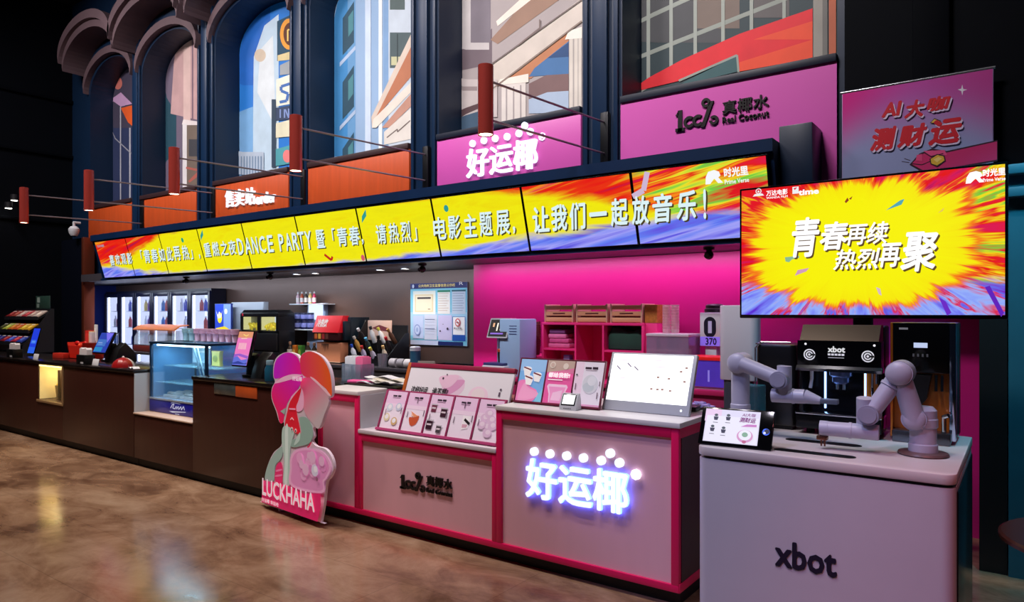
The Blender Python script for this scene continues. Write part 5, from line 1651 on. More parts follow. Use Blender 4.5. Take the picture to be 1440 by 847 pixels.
# ================================================================ WALL OF LIT FRIDGES
FRY = 2.72
doors = [(149, 165.5), (168, 188), (191, 210), (214, 237.5), (240.5, 264), (267.5, 294.5)]
bott = None
fl = ['leftmost double door lit fridge', 'middle double door lit fridge in the fridge wall', 'rightmost double door lit fridge, nearest the popcorn machine']
CAN = [(60, 70, 190), (190, 60, 60), (230, 230, 236), (40, 110, 190), (120, 60, 150), (220, 190, 90)]
for k in range(3):
    a, b_ = doors[2 * k], doors[2 * k + 1]
    x0, x1 = xr(a[0] - 1.6, FRY), xr(b_[1] + 1.6, FRY) - .012
    t = thing('fridge', fl[k] + ' with white interior', 'fridge', (x0, FRY, .0), group='lit drink fridges')
    W = x1 - x0
    FZ0, FZ1 = .12, 1.93
    MB().box(0, .02, 0, W, .28, .12).box(0, .02, FZ1, W, .28, FZ1 + .07).box(0, .02, .12, .02, .28, FZ1).box(W - .02, .02, .12, W, .28, FZ1).box(W / 2 - .02, .02, .12, W / 2 + .02, .28, FZ1).box(.02, .27, .12, W - .02, .28, FZ1).build('cabinet', mat((12, 16, 40), .4), t)
    MB().box(.0205, .03, .125, .026, .26, FZ1 - .004).box(W / 2 + .0205, .03, .125, W / 2 + .026, .26, FZ1 - .004).build('lit_liner', mat((214, 220, 255), .5, emit=1.25), t)  # side walls made emissive so the interior looks lit
    MB().box(.02, .262, .12, W - .02, .269, FZ1).build('lit_back', mat((206, 214, 255), .5, emit=1.5, noise=.2, scale=2), t)  # back wall emissive too, interior light put into the surface
    for xx in (.03, W / 2 + .03):
        MB().box(xx, .05, .14, xx + .03, .07, FZ1 - .03, .004).build('light_tube', mat((230, 236, 255), .5, emit=5), t)
    for z in (.62, 1.00, 1.32, 1.62):
        MB().box(.02, .09, z, W / 2 - .02, .26, z + .012).box(W / 2 + .02, .09, z, W - .02, .26, z + .012).build('shelf', mat((190, 196, 226), .4), t)
    for (p0, p1), s_ in ((a, 0), (b_, 1)):
        d0, d1 = xr(p0 - 1.2, FRY) - x0, xr(p1 + 1.2, FRY) - x0
        d0, d1 = (.004, W / 2 - .003) if s_ == 0 else (W / 2 + .003, W - .004)
        dr = MB().box(d0, -.012, .10, d0 + .055, .018, FZ1 + .03, .004).box(d1 - .055, -.012, .10, d1, .018, FZ1 + .03, .004).box(d0 + .055, -.012, .10, d1 - .055, .018, .17, .004).box(d0 + .055, -.012, FZ1 - .04, d1 - .055, .018, FZ1 + .03, .004).build('door', mat((14, 18, 50), .35), t)
        MB().box(d0 + .055, 0, .17, d1 - .055, .006, FZ1 - .04).build('door_glass', glass((200, 210, 240), .05, .08), dr)
        hx = d0 + .03 if s_ else d1 - .03
        MB().tube([(hx, -.012, .9), (hx, -.04, .92), (hx, -.04, 1.2), (hx, -.012, 1.22)], .008).build('handle', STEEL, dr)
        random.seed(k * 2 + s_)
        for zi, z in enumerate((1.012, 1.332, 1.632)):
            nn = 4
            for i in range(nn):
                if random.random() < .25:
                    continue
                bx_ = x0 + d0 + .13 + (d1 - d0 - .24) * i / (nn - 1)
                c = random.choice(CAN)
                key = CAN.index(c)
                if bott is None:
                    bott = {}
                loc = (bx_, FRY + .14, z + .0005)
                if key not in bott:
                    bo = thing('drink_bottle', 'small drink bottle on a lit fridge shelf', 'bottle', loc, group='drink bottles in the lit fridges')
                    MB().lathe([(0, 0), (.030, 0), (.032, .01), (.032, .13), (.014, .17), (.014, .19), (0, .19)], seg=12).build('bottle_body', mat(c, .3), bo)
                    MB().lathe([(.015, .185), (.016, .19), (.016, .21), (0, .21)], seg=10).build('cap', mat((230, 230, 240), .4), bo)
                    bott[key] = bo
                else:
                    dup(bott[key], loc)
area('fridge_glow', (-12.4, FRY - .03, 1.2), (-12.4, 0, 1.0), 10, 3.2, 1.2, (.62, .70, 1), 160)

# white panel, poster and popcorn machine beyond the glass case
x0, x1 = xr(325.5, 2.60), xr(371, 2.60)
o = thing('wall_cabinet', 'plain grey white cabinet panel behind the popcorn machine', 'cabinet', (x0, 2.60, .941))
MB().box(0, 0, 0, x1 - x0, .08, .82, .004).build('carcass', mat((180, 186, 196), .45), o)
MB().box(.006, -.008, .01, x1 - x0 - .006, 0, .81, .003).build('front_panel', mat((176, 184, 196), .4), o)
x0, x1 = xr(302, 2.5), xr(325, 2.5)
o = thing('poster', 'bright blue poster with a yellow splash beside the fridges', 'poster', (x0, 2.50, .941))
w_ = x1 - x0
MB().box(0, 0, 0, w_, .03, .80, .004).build('board', mat((40, 60, 140), .4), o)
it = [((40, 70, 190), RC(.01, .30, w_ - .01, .79)), ((120, 150, 220), RC(w_ * .55, .40, w_ - .01, .79)), ((236, 206, 30), [(.03, .30), (w_ - .03, .30), (w_ - .02, .40), (w_ * .6, .45), (.04, .42)]), ((226, 130, 20), RC(.02, .31, w_ - .02, .345)), ((246, 226, 40), EL(w_ * .32, .58, .06, .08)), ((240, 236, 200), [(.04, .70), (w_ * .2, .62), (w_ * .3, .68), (w_ * .4, .62), (w_ * .5, .70), (w_ * .4, .58), (w_ * .2, .57)]), ((214, 214, 236), EL(w_ * .7, .68, .04)), ((230, 170, 40), EL(w_ * .3, .38, .03)), ((240, 220, 90), EL(w_ * .7, .38, .035))]
art('print', o, it, -.0008, emit=.75)
x0, x1 = xr(338, 2.45), xr(391, 2.45)
o = thing('popcorn_machine', 'black popcorn machine with two lit yellow windows on the back counter', 'popcorn machine', (x0, 2.45, .941))
w_ = x1 - x0
MB().box(0, 0, .02, w_, .28, .10, .006).box(0, .02, .10, w_, .28, .40, .004).box(0, 0, .60, w_, .28, .66, .006).box(0, 0, .40, .05, .28, .60).box(w_ - .05, 0, .40, w_, .28, .60).box(w_ * .46, 0, .40, w_ * .54, .28, .60).box(.05, .26, .40, w_ - .05, .28, .60).prism([(.02, .66), (w_ - .02, .66), (w_ - .08, .70), (.08, .70)], .01, .27).build('body', mat((16, 16, 20), .3), o)
MB().box(.05, .245, .40, w_ - .05, .259, .60).build('lit_back', mat((210, 220, 225), .5, emit=1.3), o)
MB().box(.0505, .02, .41, .056, .24, .598).box(w_ * .54 + .0005, .02, .41, w_ * .54 + .006, .24, .598).build('lit_liner', mat((230, 220, 150), .5, emit=1.0), o)
b = MB()
random.seed(3)
for k in range(120):
    x = random.choice((random.uniform(.07, w_ * .46 - .02), random.uniform(w_ * .54 + .02, w_ - .07), random.uniform(w_ * .54 + .02, w_ - .07)))
    b.sph((x, random.uniform(.05, .23), .415 + random.random() * .09), .022, seg=6)
o2 = b.build('popcorn', mat((240, 214, 40), .5, emit=.45), o)
o2['kind'] = 'stuff'
MB().box(.05, .006, .40, w_ * .46, .012, .60).box(w_ * .54, .006, .40, w_ - .05, .012, .60).build('window_pane', glass((230, 230, 200), .04, .08), o)
MB().box(.03, -.008, .12, w_ - .03, .02, .36, .004).build('lower_door', mat((30, 28, 30), .3), o)
art('badge', o, [((190, 40, 60), EL(.06, .63, .02)), ((90, 60, 60), RC(w_ * .6, .30, w_ * .9, .35))], -.0008, emit=.2)

# hot snack warmer
q = at(214, 497, 2.30)
o = thing('snack_warmer', 'curved glass snack warmer with orange hood in front of the fridges', 'warmer', (xr(187, 2.36), 2.36, .941))
w_ = xr(243, 2.36) - xr(187, 2.36)
MB().box(0, 0, 0, w_, .26, .10, .01).build('base', mat((110, 36, 24), .4), o)
MB().box(.01, .01, .10, w_ - .01, .25, .115, .003).build('tray', STEEL, o)
MB().prism([(.01, .115), (.02, .24), (.08, .36), (.25, .38), (.25, .115)], .012, .018, 'yz').prism([(.01, .115), (.02, .24), (.08, .36), (.25, .38), (.25, .115)], w_ - .018, w_ - .012, 'yz').prism([(.008, .115), (.016, .24), (.076, .362), (.082, .358), (.022, .238), (.014, .115)], .018, w_ - .018, 'yz').build('curved_glass', glass((226, 232, 240), .22, .18), o)
MB().prism([(.0, .375), (.10, .44), (.26, .46), (.26, .445), (.11, .425), (.02, .36)], -.02, w_ + .02, 'yz').build('hood', mat((220, 110, 24), .35, noise=.25, scale=6, emit=.15), o)
MB().tube([(w_ - .06, .05, .115), (w_ - .18, .12, .42)], .008).build('tongs', STEEL, o)
tag(MB().sph((0, 0, 0), .045, (2.2, 1, .7), 14).build('bread_roll', mat((206, 140, 80), .6)), 'pale bread roll inside the curved glass warmer', 'bread').location = (o.location.x + w_ * .55, 2.5, .941 + .15)

# ================================================================ WALL SHELVES, BOTTLES AND MACHINES ON THE BROWN WALL
SY = 2.86
x0, x1 = xr(424, SY), xr(449, SY)
o = thing('wall_shelf_unit', 'pale lit wall unit with two white shelves on the brown wall', 'shelf', (x0, SY, 0))
MB().box(0, .10, 1.0, x1 - x0, .158, 1.74, .004).build('spine', mat((170, 190, 220), .4), o)
MB().box(.04, .092, 1.50, x1 - x0 - .04, .10, 1.72).build('lit_panel', mat((214, 232, 255), .5, emit=1.3), o)
s1 = (xr(411.5, SY) - x0, xr(459, SY) - x0, 1.715)
s2 = (xr(403.5, SY) - x0, xr(447, SY) - x0, 1.345)
for a, b_, z in (s1, s2):
    MB().box(a, -.06, z, b_, .158 if z < 1.5 else .158, z + .016, .003).build('shelf_board', mat((206, 212, 224), .35), o)
bc = [(226, 190, 206), (206, 90, 60), (60, 60, 60), (230, 200, 120), (200, 50, 100)]
bl = ['pale pink syrup bottle, leftmost on the upper wall shelf', 'orange red syrup bottle, second on the upper wall shelf', 'dark labelled syrup bottle, middle of the upper wall shelf', 'yellow syrup bottle, fourth on the upper wall shelf', 'magenta syrup bottle, rightmost on the upper wall shelf']
for k in range(5):
    t = thing('syrup_bottle', bl[k], 'bottle', (xr(417.5 + 5.7 * k, SY), SY + .02, 1.7315), group='syrup bottles on the upper shelf')
    MB().lathe([(0, 0), (.024, 0), (.026, .01), (.026, .11), (.012, .135), (.012, .15), (0, .15)], seg=16).build('bottle_body', mat(bc[k], .25), t)
    MB().lathe([(.0265, .02), (.0265, .085), (.026, .086), (.026, .019)], seg=16).build('label_band', mat((236, 226, 226), .5), t)
    MB().lathe([(.014, .148), (.014, .165), (.005, .17), (.004, .18), (0, .18)], seg=12).build('cap', mat((226, 226, 230), .4), t)
tn = None
for k in range(8):
    i, j = k % 4, k // 4
    loc = (xr(410 + (0, 8, 17, 26)[i], SY), SY + .01, 1.3615 + .121 * j)
    lb = 'dark blue round lidded tin, one of two rows on the lower wall shelf'
    if tn is None:
        tn = thing('tin', lb, 'tin', loc, group='blue tins on the lower wall shelf')
        MB().lathe([(0, 0), (.048, 0), (.050, .006), (.050, .112), (.048, .118), (0, .118)], seg=24).build('tin_body', mat((24, 28, 70), .3), tn)
        b = MB()
        b.lathe([(.0503, .03), (.0503, .09), (.050, .0905), (.050, .0295)], seg=24)
        b.build('label_band', mat((120, 130, 200), .4, noise=.6, scale=30), tn)
    else:
        dup(tn, loc)
# row of bottles with paper bands on the back counter
rb = None
pxs = [400, 408, 416, 424, 433.5, 442, 450]
for k, px in enumerate(pxs):
    loc = (xr(px, 2.60), 2.60, .9415)
    if k in (2, 3):
        lb = 'orange snack bag between the banded bottles on back counter' if k == 2 else 'green snack bag between the banded bottles on back counter'
        t = thing('snack_bag', lb, 'snack bag', loc)
        c = (206, 110, 36) if k == 2 else (70, 130, 50)
        MB().prism([(-.045, 0), (.045, 0), (.04, .03), (.042, .17), (.048, .20), (-.048, .20), (-.042, .17), (-.04, .03)], -.035, .035, bev=.014).build('bag', mat(c, .3, noise=.35, scale=24), t)
        art('print', t, [((240, 190, 90) if k == 2 else (170, 190, 70), EL(0, .10, .028, .05))], -.0358)
        continue
    lb = 'cream banded syrup bottle with brown cap, row on the back counter'
    if rb is None:
        rb = thing('syrup_bottle', lb, 'bottle', loc, group='banded bottles on the back counter')
        MB().lathe([(0, 0), (.038, 0), (.040, .01), (.040, .15), (.016, .19), (.016, .215), (0, .215)], seg=18).build('bottle_body', mat((64, 50, 40), .25), rb)
        MB().lathe([(.0405, .02), (.0405, .14), (.040, .141), (.040, .019)], seg=18).build('label_band', mat((190, 176, 160), .5), rb)
        MB().lathe([(.018, .205), (.020, .21), (.020, .245), (0, .25)], seg=14).build('cap', mat((170, 120, 90), .4), rb)
    else:
        dup(rb, loc)

# red headed drinks machine
x0, x1 = xr(446, 2.45), xr(485, 2.45)
o = thing('drinks_machine', 'dark drinks machine with slanted red header and tan lower door', 'drinks machine', (x0, 2.45, .941))
w_ = x1 - x0
MB().box(0, .10, .02, w_, .42, .60, .008).box(w_ - .05, .0, .30, w_, .10, .55, .01).build('body', mat((14, 30, 40), .4), o)
MB().box(.01, -.0, .0, w_ - .01, .40, .02).build('base', BLACK, o)
hd_ = MB().prism([(-.06, .40), (.02, .62), (.12, .62), (.12, .40)], -.03, w_ - .06, 'yz', bev=.006)
hd_.build('header', mat((196, 16, 28), .35, emit=.25), o)
MB().prism([(-.05, .30), (-.05, .40), (.10, .40), (.10, .30)], -.02, w_ - .07, 'yz', bev=.004).build('selector_panel', mat((60, 14, 18), .4), o)
art('buttons', o, [(c, RC(.01 + .075 * k, .315, .065 + .075 * k, .385)) for k, c in enumerate(((190, 90, 40), (206, 150, 60), (150, 40, 40), (90, 50, 40)))], -.0508, emit=.25)
ang = math.atan2(.08, .22)
Mh = Matrix.Translation((0, -.0615, .40)) @ Matrix.Rotation(-ang, 4, 'X')
letters(o, '冷热饮', mat((240, 230, 230), .5, emit=.8), .02, .24, .07, .19, -.002, .05, 0, .2, M=Mh)
art('door_print', o, [((206, 130, 90), RC(.10, .02, w_ - .055, .25)), ((226, 180, 150), RC(.10, .012, w_ - .055, .022))] + [((40, 24, 20), [(.13 + .03 * k, .25), (.155 + .03 * k, .25), (.14 + .03 * k, .25 - .05 - .03 * ((k * 7) % 3))]) for k in range(5)], -.0308, rough=.5)
MB().box(.03, -.030, .015, w_ - .052, .10, .27, .004).build('lower_door', mat((196, 124, 88), .45), o)

# rack of tumbling bottles and cups
x0, x1 = xr(489, 2.45), xr(546, 2.45)
o = thing('bottle_rack', 'black sloped bottle rack full of tilted bottles under the poster board', 'rack', (x0, 2.45, .941))
w_ = x1 - x0
MB().prism([(.0, 0), (.0, .12), (.30, .56), (.36, .56), (.36, 0)], .0, .014, 'yz').prism([(.0, 0), (.0, .12), (.30, .40), (.36, .40), (.36, 0)], w_ - .014, w_, 'yz').box(.014, .34, 0, w_ - .014, .36, .50).box(.014, .0, 0, w_ - .014, .34, .02).box(.014, 0, .02, w_ - .014, .012, .12).build('frame', mat((14, 14, 18), .4), o)
MB().box(.016, .325, .30, w_ * .62, .338, .56, .003).build('tan_panel', mat((214, 176, 156), .5), o)
art('panel_print', o, [((120, 50, 60), [(.10, .46), (.24, .50), (w_ * .55, .46), (w_ * .6, .41), (.2, .43)])], .3242)
random.seed(21)
bcl = [((40, 80, 180), (230, 230, 236), 'white bottle with blue cap'), ((206, 50, 50), (200, 190, 220), 'lilac bottle with red cap'), ((220, 210, 90), (210, 206, 226), 'pale bottle with yellow green cap'), ((226, 180, 110), (236, 220, 190), 'cream bottle with tan cap'), ((226, 214, 200), (190, 140, 70), 'amber bottle with cream cap'), ((90, 160, 190), (50, 70, 70), 'dark bottle with pale blue cap'), ((20, 20, 20), (26, 26, 28), 'black bottle with black cap'), ((190, 30, 40), (30, 26, 26), 'black bottle with red cap'), ((230, 226, 226), (20, 20, 24), 'black bottle with white cap'), ((40, 40, 44), (206, 204, 206), 'white bottle with black cap'), ((214, 204, 80), (236, 232, 230), 'white bottle with yellow cap'), ((160, 120, 60), (90, 60, 40), 'brown bottle with tan cap')]
for k, (cc_, cb, nm) in enumerate(bcl):
    col_, row = k % 4, k // 4
    t = thing('bottle', nm + ' tilted in the black rack', 'bottle', (x0 + .09 + (w_ - .18) * col_ / 3, 2.45 + .06 + .075 * row, .941 + .045 + .115 * row), random.uniform(-.5, .5), R(18 + 8 * (k % 3)), 'tilted bottles in the rack')
    MB().lathe([(0, 0), (.028, 0), (.031, .01), (.031, .13), (.014, .17), (.014, .185), (0, .185)], seg=14).build('bottle_body', mat(cb, .3), t)
    MB().lathe([(.017, .178), (.020, .185), (.020, .22), (0, .222)], seg=12).build('cap', mat(cc_, .35), t)
# bits on the back counter right of the rack
o = thing('cup', 'dark clear tumbler right of the bottle rack', 'cup', (xr(539, 2.38), 2.37, .9415))
MB().lathe([(0, 0), (.05, 0), (.064, .16), (.060, .16), (.047, .006), (0, .006)], seg=24).build('cup_body', glass((120, 116, 126), .55, .1), o)
for k, (px, c, lb) in enumerate(((553, (150, 146, 150), 'grey paper roll nearest the bottle rack'), (564, (120, 116, 120), 'darker grey paper roll second from the bottle rack'), (574, (170, 166, 166), 'pale grey paper roll nearest the teal can'))):
    o = thing('paper_roll', lb, 'paper roll', (xr(px, 2.38), 2.40, .9415 + .055), group='paper rolls on the back counter')
    MB().lathe([(.018, -.05), (.055, -.05), (.055, .05), (.018, .05), (.018, -.05)], seg=24, M=Matrix.Rotation(R(90), 4, 'Y')).build('roll', mat(c, .6), o)
o = thing('canister', 'tall teal blue canister with pale lid below the poster board', 'canister', (xr(584, 2.42), 2.42, .9415))
MB().lathe([(0, 0), (.06, 0), (.062, .01), (.062, .21), (0, .21)], seg=24).build('can_body', mat((36, 76, 100), .3, noise=.4, scale=14), o)
MB().lathe([(.064, .21), (.064, .25), (.05, .262), (0, .262)], seg=24).build('lid', mat((186, 190, 196), .35), o)
o = thing('wash_tray', 'low black tray on the back counter behind the slanted board', 'tray', (xr(603, 2.36), 2.34, .9415))
MB().box(0, 0, 0, .50, .30, .012, .004).box(0, 0, .012, .50, .012, .07, .003).box(0, .288, .012, .50, .30, .07, .003).box(0, .012, .012, .012, .288, .07).box(.488, .012, .012, .50, .288, .07).build('tray_body', BLACK, o)
o = thing('stacked_menus', 'leaning stack of cream menus left of the low black tray', 'menu stack', (xr(586, 2.31), 2.33, .9415), .5)
for k in range(4):
    MB().box(0, .014 * k, .0, .20, .014 * k + .008, .10 - .012 * k, .002).build('menu', mat((196, 184, 160) if k % 2 else (120, 110, 100), .5), o)
o = thing('gold_tray', 'shallow gold lined tray near the pale blue coffee dispenser', 'tray', (xr(652, 2.32), 2.0, 1.001))
o.location = (-4.80, 1.78, 1.001)
MB().prism([(0, 0), (.30, 0), (.34, .05), (.33, .05), (.295, .008), (.005, .008), (-.03, .05), (-.04, .05)], 0, .22).prism([(0, 0), (.30, 0), (.34, .05), (-.04, .05)], .212, .22).build('tray_body', mat((206, 190, 120), .3, .5), o)

# notice board on the brown wall
NY = 3.012
x0, x1 = xr(578, NY), xr(658, NY)
z0, z1 = zr(618, 486, NY), zr(618, 398, NY)
o = thing('notice_board', 'pale blue notice board of certificates with navy title bar on the brown wall', 'notice board', (x0, NY - .012, z0))
w_, h_ = x1 - x0, z1 - z0
MB().box(0, 0, 0, w_, .018, h_, .003).build('board', mat((190, 214, 232), .4), o)


def NB(ax, ay, bx_, by):
    f = lambda x, y: ((x - 70) / 675 * w_, (810 - (y + (x - 400) * .0)) / 735 * h_)
    (a, b), (c, d) = f(ax, by), f(bx_, ay)
    return RC(a, b, c, d)


it = [((120, 196, 224), NB(72, 140, 742, 800)), ((160, 206, 232), NB(72, 420, 742, 700)), ((22, 30, 110), NB(72, 75, 745, 140)), ((196, 206, 236), NB(72, 755, 420, 808)), ((20, 34, 96), NB(410, 762, 700, 806)),
      ((226, 232, 226), NB(105, 165, 380, 445)), ((226, 216, 186), NB(125, 205, 355, 420)), ((206, 190, 150), NB(132, 212, 348, 412)), ((228, 220, 196), NB(140, 220, 340, 405)), ((60, 50, 50), NB(160, 240, 325, 262)), ((150, 120, 90), NB(290, 378, 320, 388)),
      ((30, 130, 100), NB(405, 162, 555, 186)), ((224, 226, 226), NB(408, 186, 552, 440)), ((26, 90, 110), NB(572, 162, 730, 182)), ((196, 210, 228), NB(575, 182, 728, 440)),
      ((186, 200, 232), NB(108, 460, 238, 735)), ((200, 206, 226), NB(248, 450, 400, 745)), ((196, 190, 226), NB(415, 455, 575, 745)), ((30, 80, 170), NB(582, 470, 728, 750)), ((236, 236, 240), NB(588, 475, 722, 680))]
for k in range(8):
    it.append(((190, 170, 160), NB(418, 200 + 28 * k, 540 - 12 * (k % 3), 206 + 28 * k)))
    it.append(((130, 150, 180), NB(586, 200 + 28 * k, 716 - 14 * (k % 2), 206 + 28 * k)))
for y in (500, 612):
    it.append(((100, 110, 150), NB(262, y, 380, y + 8)))
for k in range(5):
    it.append(((170, 180, 206), NB(262, 530 + 36 * k, 376, 535 + 36 * k)))


def npt(x, y):
    return ((x - 70) / 675 * w_, (810 - y) / 735 * h_)


cx_, cz_ = npt(168, 630)
it += [((130, 150, 206), EL(cx_, cz_, .055, .07)), ((190, 202, 232), EL(cx_, cz_, .043, .057)), ((150, 170, 216), EL(cx_, cz_, .02, .03))]
for x, y, r_ in ((532, 612, .016), (446, 640, .012), (480, 560, .006)):
    a, b = npt(x, y)
    it.append(((50, 40, 70), EL(a, b, r_)))
a, b = npt(648, 538)
it += [((196, 36, 40), EL(a, b, .042, .05)), ((236, 236, 240), EL(a, b, .031, .038)), ((60, 50, 60), RC(a - .022, b - .006, a + .02, b + .006)), ((196, 36, 40), LN([(a - .026, b + .030), (a + .026, b - .030)], .010))]
a, b = npt(120, 108)
it.append(((206, 214, 240), EL(a, b, .018, .024)))
art('print', o, it, -.0006, emit=.10, step=.0004)  # slight emission put in to brighten the board
letters(o, '公共场所卫生监督信息公示栏', mat((226, 206, 130), .5, emit=.3), npt(185, 0)[0], npt(622, 0)[0], npt(0, 124)[1], npt(0, 88)[1], -.022, .02)
letters(o, '禁止吸烟', mat((50, 40, 50), .5), npt(606, 0)[0], npt(694, 0)[0], npt(0, 614)[1], npt(0, 594)[1], -.022, .02)
letters(o, 'R', mat((226, 226, 240), .5), npt(668, 0)[0], npt(712, 0)[0], npt(0, 108)[1], npt(0, 72)[1], -.022, .01)

# ================================================================ THINGS ON THE PINK BACK COUNTER
DY = 1.72
x0, x1 = xr(688, DY), xr(731, DY)
o = thing('coffee_dispenser', 'pale blue white coffee dispenser with black display against the magenta wall', 'coffee dispenser', (x0, DY, 1.001))
w_ = x1 - x0
MB().box(w_ * .34, .0, .0, w_, .28, .54, .01).box(0, .12, .02, w_ * .34, .28, .50, .006).build('body', mat((150, 184, 226), .35), o)
MB().prism([(-.02, .36), (.05, .545), (.14, .545), (.14, .36)], -.02, w_ * .62, 'yz', bev=.005).build('head', mat((170, 176, 190), .35), o)
b = math.atan2(.07, .185)
Mh = Matrix.Translation((0, -.0215, .36)) @ Matrix.Rotation(-b, 4, 'X')
so = art('display', o, [((12, 10, 16), RC(-.005, .015, w_ * .58, .185)), ((206, 160, 120), RC(.03, .11, .05, .15)), ((230, 226, 210), RC(.08, .07, .095, .15)), ((214, 200, 180), RC(.12, .075, .19, .115)), ((120, 90, 190), RC(.02, .035, .17, .05))], -.001, emit=.6)
so.matrix_local = Mh
MB().box(-.03, -.08, 0, w_ * .66, .12, .10, .012).build('drip_base', mat((206, 212, 226), .35), o)
MB().box(-.02, -.07, .10, w_ * .6, .10, .125, .004).build('drip_tray', mat((60, 66, 120), .3), o)
MB().lathe([(0, .36), (.02, .36), (.018, .31), (.008, .30), (0, .30)], (w_ * .30, .05, 0), 16).build('spout', DARK, o)
art('vents', o, [((70, 90, 140), RC(w_ * .66, .47 - .025 * k, w_ * .9, .478 - .025 * k)) for k in range(4)], -.0008)
cu_ = thing('cup', 'dark cup with red rim under the coffee dispenser spout', 'cup', (x0 + w_ * .32, DY + .03, 1.001 + .126))
MB().lathe([(0, 0), (.024, 0), (.032, .12), (.030, .125), (0, .12)], seg=20).build('cup_body', mat((24, 18, 20), .35), cu_)
MB().lathe([(.0325, .10), (.0335, .125), (.030, .13), (.030, .124)], seg=20).build('rim', mat((190, 70, 50), .4), cu_)

CBY = 2.02
x0, x1, xm = xr(762, CBY), xr(905, CBY), xr(721, CBY)
o = thing('cubby_shelf', 'pink three-bay cubby shelf on the back counter by the magenta wall', 'shelf', (x0, CBY, 1.001))
w_ = x1 - x0
CB = mat((224, 48, 128), .42)
b = MB().box(0, 0, .485, w_, .33, .508, .002).box(0, .315, 0, w_, .33, .485).box(0, 0, 0, .02, .315, .485, .001).box(w_ - .02, 0, 0, w_, .315, .485, .001)
d1, d2 = xr(809, CBY) - x0, xr(848, CBY) - x0
b.box(d1 - .009, 0, 0, d1 + .009, .315, .485).box(d2 - .009, 0, 0, d2 + .009, .315, .485)
b.build('carcass', CB, o)
MB().box(.02, .004, .245, d1 - .009, .315, .263).build('middle_shelf', CB, o)
MB().box(d2 + .009, .004, .245, w_ - .02, .315, .263).build('middle_shelf', CB, o)
MB().box(xm - x0, 0, .165, -.002, .33, .185, .002).box(xm - x0, 0, 0, xm - x0 + .02, .33, .165).build('side_ledge', CB, o)
for k, (z, lb, c) in enumerate(((.2645, 'lowest pink folded towel in the left cubby bay', (206, 90, 150)), (.3095, 'second pink folded towel up in the left cubby bay', (190, 70, 136)), (.3545, 'third pink folded towel up in the left cubby bay', (210, 110, 166)), (.3995, 'topmost dark mauve folded towel in the left cubby', (110, 60, 120)))):
    t = tag(MB().box(0, 0, 0, .24 - .02 * k, .20, .043, .012).build('folded_towel', mat(c, .8, noise=.2, scale=20)), lb, 'towel', 'folded towels in the cubby')
    t.location = (x0 + .045 + .01 * (k % 2), CBY + .04, 1.001 + z)
gx = x0 + d2 + .02
b = MB()
b.prism([(0, 0), (.33, 0), (.335, .12), (.30, .19), (.2, .165), (.12, .20), (.04, .215), (.0, .12)], .0, .20, bev=.03)
t = tag(b.build('apron', mat((16, 60, 50), .85, noise=.3, scale=10)), 'crumpled dark green cloth in the right cubby bay', 'cloth')
t.location = (gx - .004, CBY + .05, 1.001 + .265)
t.scale = ((w_ - .02 - d2 - .025) / .337, 1, 1)
o2 = thing('tape_roll', 'white round tape roll at the bottom of the middle cubby bay', 'tape', (x0 + (d1 + d2) / 2 + .03, CBY + .08, 1.001))
MB().lathe([(.03, 0), (.06, 0), (.06, .05), (.03, .05), (.03, 0)], seg=28).build('roll', WHITE, o2)
o2 = thing('small_box', 'small pale blue box under the middle shelf of the left cubby', 'box', (x0 + d1 * .55, CBY + .06, 1.001))
MB().box(0, 0, 0, .07, .06, .20, .004).build('carton', mat((120, 150, 206), .5), o2)
art('flap', o2, [((150, 176, 220), RC(.008, .15, .062, .19))], -.0008)
for k, (px) in enumerate((738, 752)):
    o2 = thing('cup_stack', ['brown paper cup stack beside the coffee dispenser', 'brown paper cup stack touching the cubby shelf'][k], 'cup stack', (xr(px, CBY + .1), CBY + .12, 1.001 + .186), group='brown cup stacks beside the cubby')
    prof = [(0, 0), (.036, 0), (.046, .09)]
    for q_ in range(10):
        z = .09 + .022 * q_
        prof += [(.050, z), (.050, z + .010), (.046, z + .011)]
    MB().lathe(prof + [(.044, .325), (0, .32)], seg=20).build('cups', mat((92, 52, 52), .5), o2)
# slatted crates on top
for k, (a, b_) in enumerate(((765.5, 806), (810, 854), (858, 903))):
    xa, xb = xr(a, CBY + .02), xr(b_, CBY + .02)
    t = thing('slatted_crate', ['wooden slatted crate, leftmost of three on the cubby shelf', 'wooden slatted crate, middle of three on the cubby shelf', 'wooden slatted crate, rightmost of three on the cubby shelf'][k], 'crate', (xa, CBY + .02, 1.001 + .509), group='wooden crates on the cubby shelf')
    wd = xb - xa
    CR = mat((206, 150, 116), .55, noise=.25, scale=3, stretch=(1, 1, 8))
    for z in (.006, .062, .118):
        MB().box(.016, .002, z, wd - .016, .012, z + .040, .002).build('slat', CR, t)
        MB().box(.016, .248, z, wd - .016, .258, z + .040, .002).build('slat', CR, t)
    MB().box(0, 0, 0, .016, .26, .17, .002).box(wd - .016, 0, 0, wd, .26, .17, .002).build('end_panels', mat((200, 160, 140), .5), t)
    MB().box(.016, .012, 0, wd - .016, .248, .008).build('bottom', CR, t)
    MB().box(.03, .03, .009, wd - .03, .23, .10, .01).build('filling', mat((110, 46, 50), .7, noise=.3, scale=20), t)
    art('stamp', t, [((90, 40, 40), LN([(wd * .30, .082), (wd * .72, .084)], .012))], .0012)
xa, xb = xr(906.5, CBY + .04), xr(924, CBY + .04)
t = thing('basket', 'small brown woven basket right of the crates', 'basket', (xa, CBY + .04, 1.001))
AB_Z = .41
wd = xb - xa
MB().box(0, 0, .0, wd, .26, .508, .006).build('pillar', CB, t)
MB().prism([(.0, .509), (wd, .509), (wd + .004, .67), (-.004, .67)], 0, .24, bev=.008).build('weave', mat((176, 110, 44), .7, noise=.5, scale=40), t)
